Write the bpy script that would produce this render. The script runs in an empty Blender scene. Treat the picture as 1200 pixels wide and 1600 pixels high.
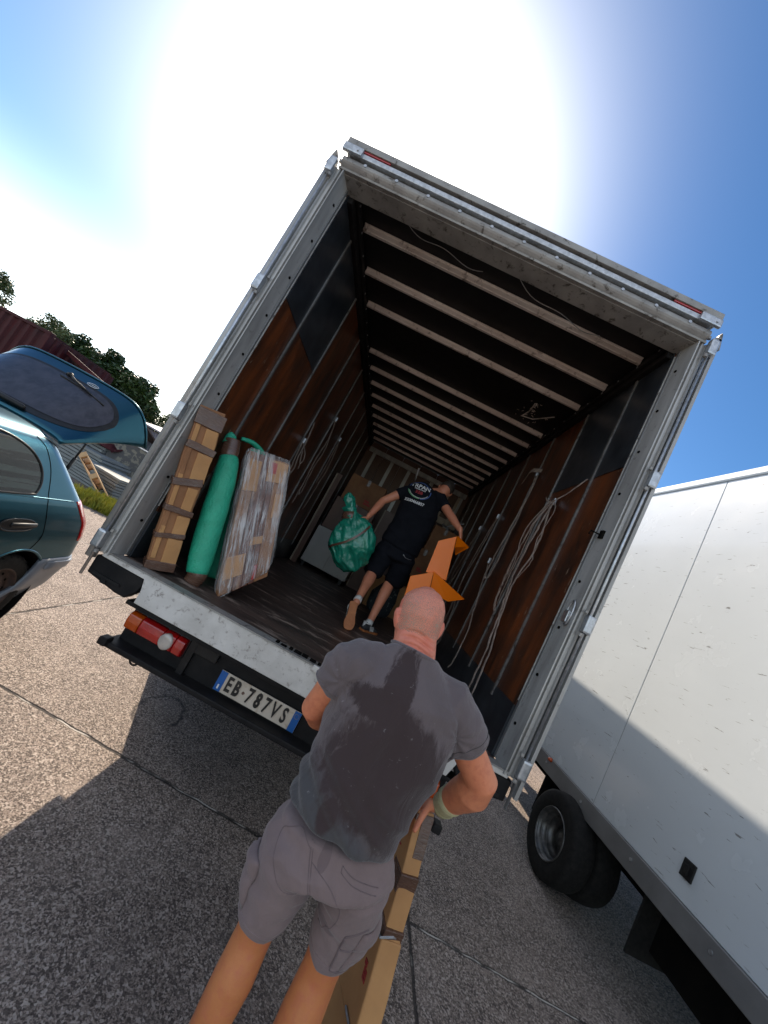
import bpy, bmesh, math, random
import numpy as np
from mathutils import Vector, Matrix, noise
from mathutils.bvhtree import BVHTree
random.seed(7)
R = math.radians
PI = math.pi
S = bpy.context.scene
COL = S.collection

# ------------------------------------------------------------ camera
cam_d = bpy.data.cameras.new('camera'); cam = bpy.data.objects.new('camera', cam_d)
COL.objects.link(cam); S.camera = cam
YAW, PITCH, ROLL = R(-2.636), R(6.405), R(27.964)
fw = Vector((math.sin(YAW)*math.cos(PITCH), math.cos(YAW)*math.cos(PITCH), math.sin(PITCH)))
rt = Vector((math.cos(YAW), -math.sin(YAW), 0)); up = rt.cross(fw)
rr = rt*math.cos(ROLL)+up*math.sin(ROLL); uu = -rt*math.sin(ROLL)+up*math.cos(ROLL)
m = Matrix((rr, uu, -fw)).transposed().to_4x4(); m.translation = Vector((1.345, -2.174, 1.80))
cam.matrix_world = m
cam_d.sensor_fit = 'VERTICAL'; cam_d.sensor_height = 36; cam_d.sensor_width = 27
cam_d.lens = 36*598/1600; cam_d.clip_end = 2000; cam_d.clip_start = 0.02
S.render.resolution_x = 768; S.render.resolution_y = 1024

# ------------------------------------------------------------ sky, sun, exposure
SUN_AZ, SUN_EL = R(-25.7), R(37.0)
sun_dir = Vector((math.sin(SUN_AZ)*math.cos(SUN_EL), math.cos(SUN_AZ)*math.cos(SUN_EL), math.sin(SUN_EL)))
w = bpy.data.worlds.new('World'); S.world = w; w.use_nodes = True
nt = w.node_tree; bg = nt.nodes['Background']
sky = nt.nodes.new('ShaderNodeTexSky'); sky.sky_type = 'NISHITA'; sky.sun_disc = False
sky.sun_elevation = SUN_EL; sky.sun_rotation = SUN_AZ
sky.air_density = 0.8; sky.dust_density = 0.35; sky.ozone_density = 2.5
hs = nt.nodes.new('ShaderNodeHueSaturation'); hs.inputs['Saturation'].default_value = 1.28
nt.links.new(sky.outputs[0], hs.inputs['Color'])
tc = nt.nodes.new('ShaderNodeTexCoord')
dot = nt.nodes.new('ShaderNodeVectorMath'); dot.operation = 'DOT_PRODUCT'; dot.inputs[1].default_value = sun_dir
nrm = nt.nodes.new('ShaderNodeVectorMath'); nrm.operation = 'NORMALIZE'
nt.links.new(tc.outputs['Generated'], nrm.inputs[0]); nt.links.new(nrm.outputs[0], dot.inputs[0])
# aureole of the hazy air round the sun
mr = nt.nodes.new('ShaderNodeMath'); mr.operation = 'MAXIMUM'; mr.inputs[1].default_value = 0
nt.links.new(dot.outputs['Value'], mr.inputs[0])
pw = nt.nodes.new('ShaderNodeMath'); pw.operation = 'POWER'; pw.inputs[1].default_value = 24.0
nt.links.new(mr.outputs[0], pw.inputs[0])
ml = nt.nodes.new('ShaderNodeMath'); ml.operation = 'MULTIPLY'; ml.inputs[1].default_value = 15.0
nt.links.new(pw.outputs[0], ml.inputs[0])
# pale band of haze low over the horizon on the sun's side
sx = nt.nodes.new('ShaderNodeSeparateXYZ'); nt.links.new(nrm.outputs[0], sx.inputs[0])
hz = nt.nodes.new('ShaderNodeMapRange'); hz.interpolation_type = 'SMOOTHSTEP'
hz.inputs['From Min'].default_value = 0.36; hz.inputs['From Max'].default_value = 0.0
nt.links.new(sx.outputs['Z'], hz.inputs['Value'])
sd = nt.nodes.new('ShaderNodeVectorMath'); sd.operation = 'DOT_PRODUCT'
az2 = R(-48); sd.inputs[1].default_value = (math.sin(az2), math.cos(az2), 0)
nt.links.new(nrm.outputs[0], sd.inputs[0])
sr = nt.nodes.new('ShaderNodeMapRange'); sr.interpolation_type = 'SMOOTHSTEP'
sr.inputs['To Min'].default_value = 0.06; sr.inputs['From Min'].default_value = 0.35; sr.inputs['From Max'].default_value = 0.95
nt.links.new(sd.outputs['Value'], sr.inputs['Value'])
hm = nt.nodes.new('ShaderNodeMath'); hm.operation = 'MULTIPLY'
nt.links.new(hz.outputs[0], hm.inputs[0]); nt.links.new(sr.outputs[0], hm.inputs[1])
hm2 = nt.nodes.new('ShaderNodeMath'); hm2.operation = 'MULTIPLY'; hm2.inputs[1].default_value = 7.0
nt.links.new(hm.outputs[0], hm2.inputs[0])
# added fill light: unseen warm sky glow behind the camera, brightening the fronts
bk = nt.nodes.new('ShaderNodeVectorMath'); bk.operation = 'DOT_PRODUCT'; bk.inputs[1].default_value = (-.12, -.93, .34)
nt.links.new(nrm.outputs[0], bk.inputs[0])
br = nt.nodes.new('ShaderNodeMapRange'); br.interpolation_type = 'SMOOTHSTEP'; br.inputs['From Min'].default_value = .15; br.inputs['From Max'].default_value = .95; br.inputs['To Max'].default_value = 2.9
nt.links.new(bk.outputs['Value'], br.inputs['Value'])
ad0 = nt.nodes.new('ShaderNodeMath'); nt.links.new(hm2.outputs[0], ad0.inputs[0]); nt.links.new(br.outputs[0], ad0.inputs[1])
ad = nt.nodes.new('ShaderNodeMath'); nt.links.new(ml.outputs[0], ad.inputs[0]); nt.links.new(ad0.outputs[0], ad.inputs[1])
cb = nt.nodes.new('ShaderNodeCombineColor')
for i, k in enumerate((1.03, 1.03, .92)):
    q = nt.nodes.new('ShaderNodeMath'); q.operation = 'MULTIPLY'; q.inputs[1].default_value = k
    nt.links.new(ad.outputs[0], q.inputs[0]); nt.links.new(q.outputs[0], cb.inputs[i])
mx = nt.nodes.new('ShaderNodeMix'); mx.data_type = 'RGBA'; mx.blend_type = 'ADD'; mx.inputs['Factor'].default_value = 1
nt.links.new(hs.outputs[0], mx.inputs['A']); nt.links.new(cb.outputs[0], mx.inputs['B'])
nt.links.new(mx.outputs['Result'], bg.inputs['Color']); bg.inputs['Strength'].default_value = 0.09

sl = bpy.data.lights.new('sun', 'SUN'); sl.energy = 3.2; sl.angle = R(0.5); sl.color = (1, .93, .83)
so = bpy.data.objects.new('sun', sl); COL.objects.link(so)
so.rotation_euler = (-sun_dir).to_track_quat('-Z', 'Y').to_euler(); so.location = sun_dir*60
S.view_settings.view_transform = 'Standard'; S.view_settings.look = 'None'
S.view_settings.exposure = 1.3
S.view_settings.use_white_balance = True; S.view_settings.white_balance_temperature = 7350; S.view_settings.white_balance_tint = 12; S.view_settings.gamma = 1
S.render.engine = 'CYCLES'

# ------------------------------------------------------------ materials
def _ramp(nt, src, a, b):
    n = nt.nodes.new('ShaderNodeMapRange'); n.inputs['From Min'].default_value = a; n.inputs['From Max'].default_value = b
    nt.links.new(src, n.inputs['Value']); return n.outputs[0]
def _mix(nt, fac, A, B, blend='MIX'):
    n = nt.nodes.new('ShaderNodeMix'); n.data_type = 'RGBA'; n.blend_type = blend
    for sock, v in (('Factor', fac), ('A', A), ('B', B)):
        if isinstance(v, (tuple, list)): n.inputs[sock].default_value = tuple(v)[:3]+(1,)
        elif isinstance(v, (int, float)): n.inputs[sock].default_value = v
        else: nt.links.new(v, n.inputs[sock])
    return n.outputs['Result']
def _noise(nt, vec, scale, detail=5, rough=.55, st=None, dist=0):
    if st:
        mp = nt.nodes.new('ShaderNodeMapping'); mp.inputs['Scale'].default_value = st
        nt.links.new(vec, mp.inputs[0]); vec = mp.outputs[0]
    n = nt.nodes.new('ShaderNodeTexNoise'); n.inputs['Scale'].default_value = scale
    n.inputs['Detail'].default_value = detail; n.inputs['Roughness'].default_value = rough
    n.inputs['Distortion'].default_value = dist
    nt.links.new(vec, n.inputs['Vector']); return n.outputs['Fac']
def M(name, c1, c2=None, scale=4, lo=.35, hi=.65, st=None, rough=.55, metal=0, bump=0, bscale=60, bst=None,
      dirt=None, dscale=2.5, dlo=.5, dhi=.75, dst=None, scratch=None, sst=(1, 1, 1), sscale=20, slo=.68, coat=0, spec=.5,
      alpha=1, trans=0, sss=0, emit=None, rvar=.1, dist=0.2):
    mt = bpy.data.materials.new(name); mt.use_nodes = True; nt = mt.node_tree
    p = nt.nodes['Principled BSDF']
    t = nt.nodes.new('ShaderNodeTexCoord').outputs['Object']
    col = None
    if c2 is None: c2 = tuple(x*.78 for x in c1)
    f = _ramp(nt, _noise(nt, t, scale, 6, .6, st, dist), lo, hi)
    col = _mix(nt, f, c1, c2)
    if dirt:
        f2 = _ramp(nt, _noise(nt, t, dscale, 8, .68, dst, .4), dlo, dhi); col = _mix(nt, f2, col, dirt)
    if scratch:
        f3 = _ramp(nt, _noise(nt, t, sscale, 4, .6, sst, .6), slo, slo+.03); col = _mix(nt, f3, col, scratch)
    nt.links.new(col, p.inputs['Base Color'])
    rn = _noise(nt, t, scale*2.3, 4, .6, st)
    mrg = nt.nodes.new('ShaderNodeMapRange'); mrg.inputs['To Min'].default_value = max(.02, rough-rvar); mrg.inputs['To Max'].default_value = min(1, rough+rvar)
    nt.links.new(rn, mrg.inputs['Value']); nt.links.new(mrg.outputs[0], p.inputs['Roughness'])
    p.inputs['Metallic'].default_value = metal; p.inputs['Specular IOR Level'].default_value = spec
    p.inputs['Coat Weight'].default_value = coat; p.inputs['Coat Roughness'].default_value = .06
    p.inputs['Alpha'].default_value = alpha; p.inputs['Transmission Weight'].default_value = trans
    if sss:
        p.inputs['Subsurface Weight'].default_value = sss; p.inputs['Subsurface Radius'].default_value = (.012, .005, .003); p.inputs['Subsurface Scale'].default_value = 1
    if emit: p.inputs['Emission Color'].default_value = emit+(1,); p.inputs['Emission Strength'].default_value = 1
    if bump:
        b = nt.nodes.new('ShaderNodeBump'); b.inputs['Strength'].default_value = 1; b.inputs['Distance'].default_value = bump
        nt.links.new(_noise(nt, t, bscale, 5, .6, bst, .2), b.inputs['Height']); nt.links.new(b.outputs[0], p.inputs['Normal'])
    return mt

MT = {}
MT['alu'] = M('worn_aluminium', (.46, .455, .44), (.27, .265, .255), 9, st=(1, 1, .15), rough=.42, metal=.3, bump=.0008, dirt=(.18, .17, .16), dscale=22, dlo=.60, dhi=.72)
MT['zinc'] = M('zinc_fitting', (.55, .57, .6), (.36, .38, .4), 40, rough=.4, metal=.85, bump=.0006, bscale=200)
MT['dirty_steel'] = M('dirty_painted_steel', (.33, .32, .30), (.22, .21, .20), 5, rough=.5, metal=.3, bump=.0008, bscale=90, dirt=(.07, .06, .05), dscale=20, dlo=.56, dhi=.66)
MT['white_sill'] = M('scuffed_white_sill', (.62, .60, .57), (.48, .46, .43), 6, rough=.55, bump=.001, bscale=70, dirt=(.25, .22, .2), dscale=30, dlo=.55, dhi=.68, scratch=(.12, .11, .1), sscale=26, sst=(1, 1, .5), slo=.70)
MT['black'] = M('black_paint', (.007, .007, .008), (.016, .015, .015), 8, rough=.6, spec=.2, bump=.0006, bscale=80)
MT['rubber'] = M('black_rubber', (.009, .009, .009), (.018, .017, .016), 30, rough=.85, spec=.2, bump=.001, bscale=90)
MT['void'] = M('dark_underside', (.005, .005, .005), (.009, .008, .007), 6, rough=.95, spec=.05)
MT['ply'] = M('brown_varnished_plywood', (.18, .047, .014), (.095, .026, .010), 3.5, st=(1, 3, .35), rough=.36, bump=.0006, bscale=50, bst=(1, 8, .6), dirt=(.026, .014, .010), dscale=3, dlo=.40, dhi=.66, dst=(1, 2, .6), scratch=(.34, .24, .17), sscale=9, sst=(1, 7, 1.3), slo=.675, spec=.4)
MT['darkpanel'] = M('dark_galvanised_panel', (.060, .070, .082), (.034, .040, .048), 5, rough=.33, metal=.55, bump=.0008, bscale=14, dirt=(.06, .06, .06), dscale=9, dlo=.6, dhi=.8, scratch=(.3, .3, .3), sscale=7, sst=(1, 5, 1), slo=.755)
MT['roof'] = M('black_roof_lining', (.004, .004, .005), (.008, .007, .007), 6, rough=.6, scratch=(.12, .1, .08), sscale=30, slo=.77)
MT['bow'] = M('roof_bow_metal', (.92, .85, .78), (.70, .60, .53), 6, st=(.4, 1, 1), rough=.35, metal=.35, dirt=(.16, .10, .07), dscale=12, dlo=.56, dhi=.7)
MT['floorwood'] = M('worn_dark_cargo_floor', (.085, .055, .045), (.035, .024, .021), 4, st=(.5, 2.4, 1), rough=.5, bump=.0012, bscale=40, dirt=(.30, .23, .19), dscale=3.4, dlo=.545, dhi=.64, dst=(.8, 2.4, 1), scratch=(.3, .25, .21), sscale=6, sst=(1.2, 5, 1), slo=.71)
MT['card'] = M('cardboard', (.50, .255, .10), (.42, .205, .078), 5, rough=.75, bump=.0006, bscale=60, bst=(1, 1, .15), dirt=(.33, .18, .085), dscale=3, dlo=.5, dhi=.8)
MT['card_dark'] = M('aged_cardboard', (.31, .14, .06), (.22, .095, .04), 5, rough=.75, bump=.0006, bscale=60)
MT['tape'] = M('brown_parcel_tape', (.125, .062, .04), (.085, .042, .028), 12, st=(1, 1, 6), rough=.26, bump=.0012, bscale=35, bst=(1, 1, 5), spec=.6)
MT['redprint'] = M('red_print', (.45, .04, .03), (.35, .03, .025), 30, rough=.7)
MT['green_foam'] = M('green_foam_sleeve', (.0, .40, .24), (.0, .32, .19), 12, rough=.42, bump=.007, bscale=70, dist=0)
MT['green_bag'] = M('green_plastic_bag', (.0, .24, .155), (.0, .16, .105), 5, rough=.22, bump=.012, bscale=14, spec=.7)
MT['strap'] = M('grey_webbing', (.46, .38, .33), (.26, .20, .17), 15, rough=.8, bump=.001, bscale=200)
MT['orange'] = M('orange_lacquer', (.95, .19, .0), (.90, .175, .0), 3, rough=.38)
MT['skin'] = M('tanned_skin', (.60, .235, .135), (.50, .18, .10), 9, rough=.5, bump=.0005, bscale=170, sss=.12, dirt=(.56, .19, .12), dscale=4)
MT['orange_light'] = M('amber_lens', (.48, .065, .003), (.38, .05, .003), 20, rough=.15, coat=.6, bump=.001, bscale=150)
MT['red_light'] = M('red_lens', (.42, .008, .008), (.3, .006, .006), 20, rough=.15, coat=.6, bump=.001, bscale=150)
MT['white_light'] = M('clear_lens', (.5, .45, .4), (.38, .33, .3), 20, rough=.15, coat=.6)
MT['plate'] = M('plate_white', (.58, .51, .43), (.5, .43, .35), 10, rough=.35, dirt=(.36, .26, .17), dscale=14, dlo=.58, dhi=.75)
MT['plate_blue'] = M('plate_blue', (.0, .10, .36), (.0, .08, .28), 10, rough=.35)
MT['plate_black'] = M('plate_black', (.01, .01, .01), (.02, .02, .02), 10, rough=.4)
MT['truckwhite'] = M('white_grp_panel', (.545, .585, .615), (.51, .55, .58), 1.2, rough=.26, rvar=.06, bump=.0012, bscale=3, coat=.25, dirt=(.50, .535, .56), dscale=1.6, dlo=.3, dhi=.95, dst=(1, .5, 1.6), scratch=(.20, .20, .20), sscale=17, sst=(1, .45, 3.6), slo=.665)
MT['rail_grey'] = M('grey_skirt_rail', (.20, .20, .20), (.16, .16, .16), 4, rough=.45, metal=.3, bump=.0005)
MT['rim'] = M('dull_steel_rim', (.16, .16, .16), (.07, .07, .07), 15, rough=.38, metal=.7)
MT['rusty_rim'] = M('rusty_steel_rim', (.075, .048, .04), (.04, .03, .028), 25, rough=.6, metal=.4, dirt=(.12, .06, .035), dscale=18)
MT['teal'] = M('teal_metallic_paint', (.016, .095, .135), (.013, .080, .115), 2, rough=.30, rvar=.04, metal=.93, coat=.25, bump=.0006, bscale=4)
MT['glass'] = M('dust_and_reflection_glass', (.05, .048, .06), (.03, .03, .038), 5, rough=.04, rvar=.02, coat=0, spec=.35, st=(3, 3, .6), dirt=(.06, .06, .07), dscale=8, dlo=.5, dhi=.9, dst=(4, 4, .5))  # dust, plus a streaked purple-grey tone standing in for reflections
MT['side_glass'] = M('dark_side_glass', (.006, .010, .009), (.03, .045, .04), 2.2, lo=.5, hi=.53, st=(.3, .3, 9), rough=.03, rvar=.01, spec=.3)  # level bands in the colour stand in for louvre reflections
MT['seal'] = M('black_trim', (.009, .009, .010), (.016, .016, .016), 20, rough=.45, spec=.3)
MT['bumper'] = M('grey_bumper_plastic', (.17, .19, .22), (.12, .135, .16), 5, rough=.4, coat=.3)
MT['redshed'] = M('dark_red_paint', (.055, .004, .006), (.028, .003, .005), 3, st=(1, 1, .3), rough=.6, spec=.25)
MT['trunk'] = M('bark', (.09, .06, .04), (.05, .035, .025), 10, rough=.9, bump=.01, bscale=25)
MT['leaf'] = M('dark_green_leaves', (.035, .07, .012), (.016, .038, .007), 1.3, lo=.4, hi=.6, rough=.5, dirt=(.11, .15, .02), dscale=1.1, dlo=.55, dhi=.75)
MT['leaf2'] = M('sparse_olive_leaves', (.10, .135, .045), (.055, .08, .025), 2, rough=.5, dirt=(.18, .2, .06), dscale=2, dlo=.55, dhi=.75)
MT['weed'] = M('yellow_green_weeds', (.36, .32, .03), (.16, .19, .02), 3, rough=.7, dirt=(.42, .32, .06), dscale=5, dlo=.55, dhi=.7)
MT['pine'] = M('raw_pine', (.52, .33, .17), (.42, .25, .12), 6, st=(1, 1, .2), rough=.7)
MT['oldwood'] = M('weathered_wood', (.15, .09, .07), (.08, .05, .04), 8, st=(1, 1, .3), rough=.8, bump=.002)
MT['sheet'] = M('grey_sheet_stack', (.24, .26, .25), (.14, .15, .15), 9, st=(.5, .5, 8), rough=.7)
MT['shed'] = M('pale_grey_sheet_wall', (.30, .31, .36), (.24, .25, .29), 4, rough=.6)
MT['bluebarrel'] = M('blue_plastic', (.03, .16, .38), (.02, .11, .28), 6, rough=.45)
MT['mottled'] = M('mottled_scrap_panel', (.05, .05, .05), (.15, .14, .11), 6, lo=.5, hi=.56, rough=.6)
MT['cabinet'] = M('white_laminate', (.42, .41, .38), (.36, .35, .32), 3, rough=.4)
MT['furn'] = M('brown_furniture_panel', (.13, .06, .035), (.08, .036, .022), 4, st=(1, 1, .2), rough=.5)
MT['wood_strip'] = M('pale_wood_edge', (.32, .25, .18), (.24, .18, .13), 8, rough=.6)
MT['shoe_black'] = M('black_suede', (.02, .02, .022), (.035, .035, .037), 60, rough=.8)
MT['shoe_white'] = M('white_leather', (.62, .6, .57), (.5, .48, .45), 30, rough=.5)
MT['gum'] = M('gum_rubber_sole', (.44, .15, .045), (.33, .10, .03), 12, rough=.6, bump=.0035, bscale=70)
MT['black_cloth'] = M('black_cotton', (.005, .006, .009), (.008, .009, .013), 8, rough=.95, bump=.001, bscale=300, spec=.15)
MT['hair'] = M('dark_hair', (.02, .014, .010), (.035, .025, .018), 60, rough=.7, bump=.003, bscale=120)
MT['band'] = M('beige_bandage', (.48, .43, .25), (.40, .36, .2), 30, st=(1, 1, 1), rough=.9, bump=.001, bscale=300)
MT['eyewhite'] = M('eye', (.6, .57, .54), (.5, .48, .45), 30, rough=.2)
MT['print_white'] = M('white_print', (.72, .72, .72), (.6, .6, .6), 80, rough=.6)
MT['print_red'] = M('red_shirt_print', (.35, .02, .03), (.25, .02, .02), 80, rough=.6)
MT['print_blue'] = M('blue_shirt_print', (.03, .09, .30), (.02, .06, .2), 30, rough=.6)
MT['print_green'] = M('green_shirt_print', (.12, .32, .08), (.08, .3, .2), 30, rough=.6)

def custom(name, fn):
    mt = bpy.data.materials.new(name); mt.use_nodes = True; nt = mt.node_tree
    fn(nt, nt.nodes['Principled BSDF'], nt.nodes.new('ShaderNodeTexCoord').outputs['Object']); MT[name] = mt; return mt
def _math(nt, op, a, b=None):
    n = nt.nodes.new('ShaderNodeMath'); n.operation = op
    for i, v in enumerate((a, b)):
        if v is None: continue
        if isinstance(v, (int, float)): n.inputs[i].default_value = v
        else: nt.links.new(v, n.inputs[i])
    return n.outputs[0]
def _voro(nt, vec, scale, feat='F1', out='Distance', rnd=1):
    v = nt.nodes.new('ShaderNodeTexVoronoi'); v.feature = feat; v.inputs['Scale'].default_value = scale
    v.inputs['Randomness'].default_value = rnd
    nt.links.new(vec, v.inputs['Vector']); return v.outputs[out]
def ground(nt, p, t):
    # washed concrete: pale and dark stones in a grey-lilac paste
    v1 = _voro(nt, t, 125, out='Color'); sep = nt.nodes.new('ShaderNodeSeparateColor'); nt.links.new(v1, sep.inputs[0])
    fine = _noise(nt, t, 155, 4, .72); mid = _noise(nt, t, 26, 4, .65, dist=.6)
    col = _mix(nt, _ramp(nt, fine, .42, .58), (.46, .37, .315), (.15, .117, .098))
    f1 = _ramp(nt, _math(nt, 'ADD', sep.outputs[0], _math(nt, 'MULTIPLY', mid, .9)), .92, 1.12)
    col = _mix(nt, _math(nt, 'MULTIPLY', f1, .7), col, (.045, .035, .032))
    f2 = _ramp(nt, _math(nt, 'ADD', sep.outputs[1], _math(nt, 'MULTIPLY', fine, .5)), 1.02, 1.12)
    col = _mix(nt, _math(nt, 'MULTIPLY', f2, .7), col, (.66, .56, .49))
    big = _ramp(nt, _noise(nt, t, 1.1, 6, .6, dist=.5), .3, .72)
    col = _mix(nt, _math(nt, 'MULTIPLY', big, .38), col, (.20, .175, .165), 'MULTIPLY')
    pale = _ramp(nt, _noise(nt, t, 3.2, 7, .7, dist=.8), .5, .8)
    col = _mix(nt, _math(nt, 'MULTIPLY', pale, .5), col, (.42, .34, .29))
    oil = _ramp(nt, _noise(nt, t, .9, 5, .62, dist=1.2), .60, .72); col = _mix(nt, _math(nt, 'MULTIPLY', oil, .6), col, (.07, .058, .052))
    tr = _ramp(nt, _noise(nt, t, 5.5, 6, .7, st=(1, .25, 1), dist=.5), .58, .75); col = _mix(nt, _math(nt, 'MULTIPLY', tr, .35), col, (.09, .075, .068))
    s = nt.nodes.new('ShaderNodeSeparateXYZ'); nt.links.new(t, s.inputs[0])
    wob = _math(nt, 'MULTIPLY', _math(nt, 'SUBTRACT', _noise(nt, t, 9, 4), .5), .03)
    # joints every 3.1 m along Y and across X
    def line(co, off, per, wid):
        a = _math(nt, 'ADD', _math(nt, 'SUBTRACT', co, off-per*50), wob)
        mo = _math(nt, 'MODULO', a, per)
        d = _math(nt, 'MINIMUM', mo, _math(nt, 'SUBTRACT', per, mo))
        return _ramp(nt, d, wid, wid*.45), _ramp(nt, d, wid*.45, wid*.2)
    jy, jy2 = line(s.outputs[1], .35, 3.1, .016)
    jx, jx2 = line(s.outputs[0], 2.49, 3.6, .013)
    j = _math(nt, 'MAXIMUM', jy, jx)
    col = _mix(nt, _math(nt, 'MULTIPLY', j, .9), col, (.035, .03, .028))
    pf = _math(nt, 'MULTIPLY', _math(nt, 'MULTIPLY', _math(nt, 'MAXIMUM', jy2, jx2), _ramp(nt, _noise(nt, t, 3.1, 3), .48, .54)), .85)
    col = _mix(nt, pf, col, (.62, .58, .52))
    # old ring-shaped patch
    vm = nt.nodes.new('ShaderNodeVectorMath'); vm.operation = 'DISTANCE'; vm.inputs[1].default_value = (.41, .92, 0)
    sc = nt.nodes.new('ShaderNodeMapping'); sc.inputs['Scale'].default_value = (1, .62, 1)
    sc.inputs['Location'].default_value = (0, .35, 0); nt.links.new(t, sc.inputs[0]); nt.links.new(sc.outputs[0], vm.inputs[0])
    dd = _math(nt, 'ADD', vm.outputs['Value'], _math(nt, 'MULTIPLY', _math(nt, 'SUBTRACT', _noise(nt, t, 12, 4), .5), .07))
    ring = _ramp(nt, _math(nt, 'ABSOLUTE', _math(nt, 'SUBTRACT', dd, .155)), .02, .005)
    col = _mix(nt, _math(nt, 'MULTIPLY', _math(nt, 'MULTIPLY', ring, .8), _ramp(nt, _noise(nt, t, 5, 4), .35, .55)), col, (.04, .034, .032))
    nt.links.new(col, p.inputs['Base Color']); p.inputs['Roughness'].default_value = .85; p.inputs['Specular IOR Level'].default_value = .25
    b = nt.nodes.new('ShaderNodeBump'); b.inputs['Distance'].default_value = .006
    h = _math(nt, 'ADD', _math(nt, 'MULTIPLY', sep.outputs[0], .6), _math(nt, 'SUBTRACT', fine, _math(nt, 'MULTIPLY', j, 2.5)))
    nt.links.new(h, b.inputs['Height']); nt.links.new(b.outputs[0], p.inputs['Normal'])
custom('washed_concrete', ground)

# ------------------------------------------------------------ mesh helpers (all in world coordinates)
def BM(): return bmesh.new()
def add_box(bm, lo, hi, rot=None, piv=None, bev=0):
    x0, y0, z0 = lo; x1, y1, z1 = hi
    vs = [bm.verts.new(c) for c in ((x0, y0, z0), (x1, y0, z0), (x1, y1, z0), (x0, y1, z0), (x0, y0, z1), (x1, y0, z1), (x1, y1, z1), (x0, y1, z1))]
    fs = [bm.faces.new([vs[i] for i in f]) for f in ((0, 3, 2, 1), (4, 5, 6, 7), (0, 1, 5, 4), (1, 2, 6, 5), (2, 3, 7, 6), (3, 0, 4, 7))]
    if bev:
        es = list({e for f in fs for e in f.edges})
        r = bmesh.ops.bevel(bm, geom=es, offset=bev, segments=2, affect='EDGES', profile=.6)
        vs = list({v for f in r['faces'] for v in f.verts} | {v for v in vs if v.is_valid})
    if rot is not None:
        pv = Vector(piv) if piv is not None else (Vector(lo)+Vector(hi))/2
        for v in vs: v.co = rot @ (v.co-pv)+pv
    return vs
def obox(bm, c, size, rot=None, bev=0):
    c = Vector(c); s = Vector(size)/2
    return add_box(bm, c-s, c+s, rot, c, bev)
def frames(pts):
    pts = [Vector(p) for p in pts]; out = []; prev = None
    for i, p in enumerate(pts):
        a = pts[max(i-1, 0)]; b = pts[min(i+1, len(pts)-1)]; t = (b-a).normalized()
        if prev is None:
            n = Vector((0, 0, 1)) if abs(t.z) < .9 else Vector((1, 0, 0))
            n = (n-t*n.dot(t)).normalized()
        else: n = (prev-t*prev.dot(t)).normalized()
        prev = n; out.append((p, t, n, t.cross(n)))
    return out
def add_tube(bm, pts, r, n=10, cap=True):
    rs = r if isinstance(r, (list, tuple)) else [r]*len(pts); rings = []
    for (p, t, a, b), q in zip(frames(pts), rs):
        rings.append([bm.verts.new(p+(a*math.cos(2*PI*k/n)+b*math.sin(2*PI*k/n))*q) for k in range(n)])
    for r0, r1 in zip(rings, rings[1:]):
        for k in range(n): bm.faces.new((r0[k], r0[(k+1) % n], r1[(k+1) % n], r1[k]))
    if cap: bm.faces.new(rings[0][::-1]); bm.faces.new(rings[-1])
def ribbon(bm, pts, wdir, wid, th=.002):
    wdir = Vector(wdir).normalized(); rings = []
    for i, (p, t, a, b) in enumerate(frames(pts)):
        wv = (wdir-t*wdir.dot(t)).normalized(); nv = t.cross(wv)
        w2 = wid[i] if isinstance(wid, (list, tuple)) else wid
        rings.append([bm.verts.new(p+wv*sx*w2/2+nv*sy*th/2) for sx, sy in ((-1, -1), (1, -1), (1, 1), (-1, 1))])
    for r0, r1 in zip(rings, rings[1:]):
        for k in range(4): bm.faces.new((r0[k], r0[(k+1) % 4], r1[(k+1) % 4], r1[k]))
    bm.faces.new(rings[0][::-1]); bm.faces.new(rings[-1])
def loft(bm, rings_spec, side=(1, 0, 0), n=24, cap=.5, power=2.0):
    """rings_spec: (point, half width, half depth[, side]); elliptical rings, rounded ends"""
    pts = [Vector(r[0]) for r in rings_spec]; rings = []
    fr = []
    for i, p in enumerate(pts):
        t = (pts[min(i+1, len(pts)-1)]-pts[max(i-1, 0)]).normalized()
        sd_ = Vector(rings_spec[i][3]) if len(rings_spec[i]) > 3 else Vector(side)
        u = (sd_-t*sd_.dot(t)).normalized(); v = t.cross(u); fr.append((t, u, v))
    spec = []
    a, b = rings_spec[0][1], rings_spec[0][2]; h = min(a, b)*cap
    for k in (.0, .35, .7):
        ang = k*PI/2; f = math.sin(ang)
        spec.append((pts[0]-fr[0][0]*h*math.cos(ang), a*max(f, .05), b*max(f, .05), fr[0]))
    for i, r_ in enumerate(rings_spec): spec.append((pts[i], r_[1], r_[2], fr[i]))
    a, b = rings_spec[-1][1], rings_spec[-1][2]; h = min(a, b)*cap
    for k in (.7, .35, .0):
        ang = k*PI/2; f = math.sin(ang)
        spec.append((pts[-1]+fr[-1][0]*h*math.cos(ang), a*max(f, .05), b*max(f, .05), fr[-1]))
    for p, a, b, (t, u, v) in spec:
        rg = []
        for k in range(n):
            c, s_ = math.cos(2*PI*k/n), math.sin(2*PI*k/n)
            c = math.copysign(abs(c)**(2/power), c); s_ = math.copysign(abs(s_)**(2/power), s_)
            rg.append(bm.verts.new(p+u*a*c+v*b*s_))
        rings.append(rg)
    for r0, r1 in zip(rings, rings[1:]):
        for k in range(n): bm.faces.new((r0[k], r0[(k+1) % n], r1[(k+1) % n], r1[k]))
    bm.faces.new(rings[0][::-1]); bm.faces.new(rings[-1])
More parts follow.
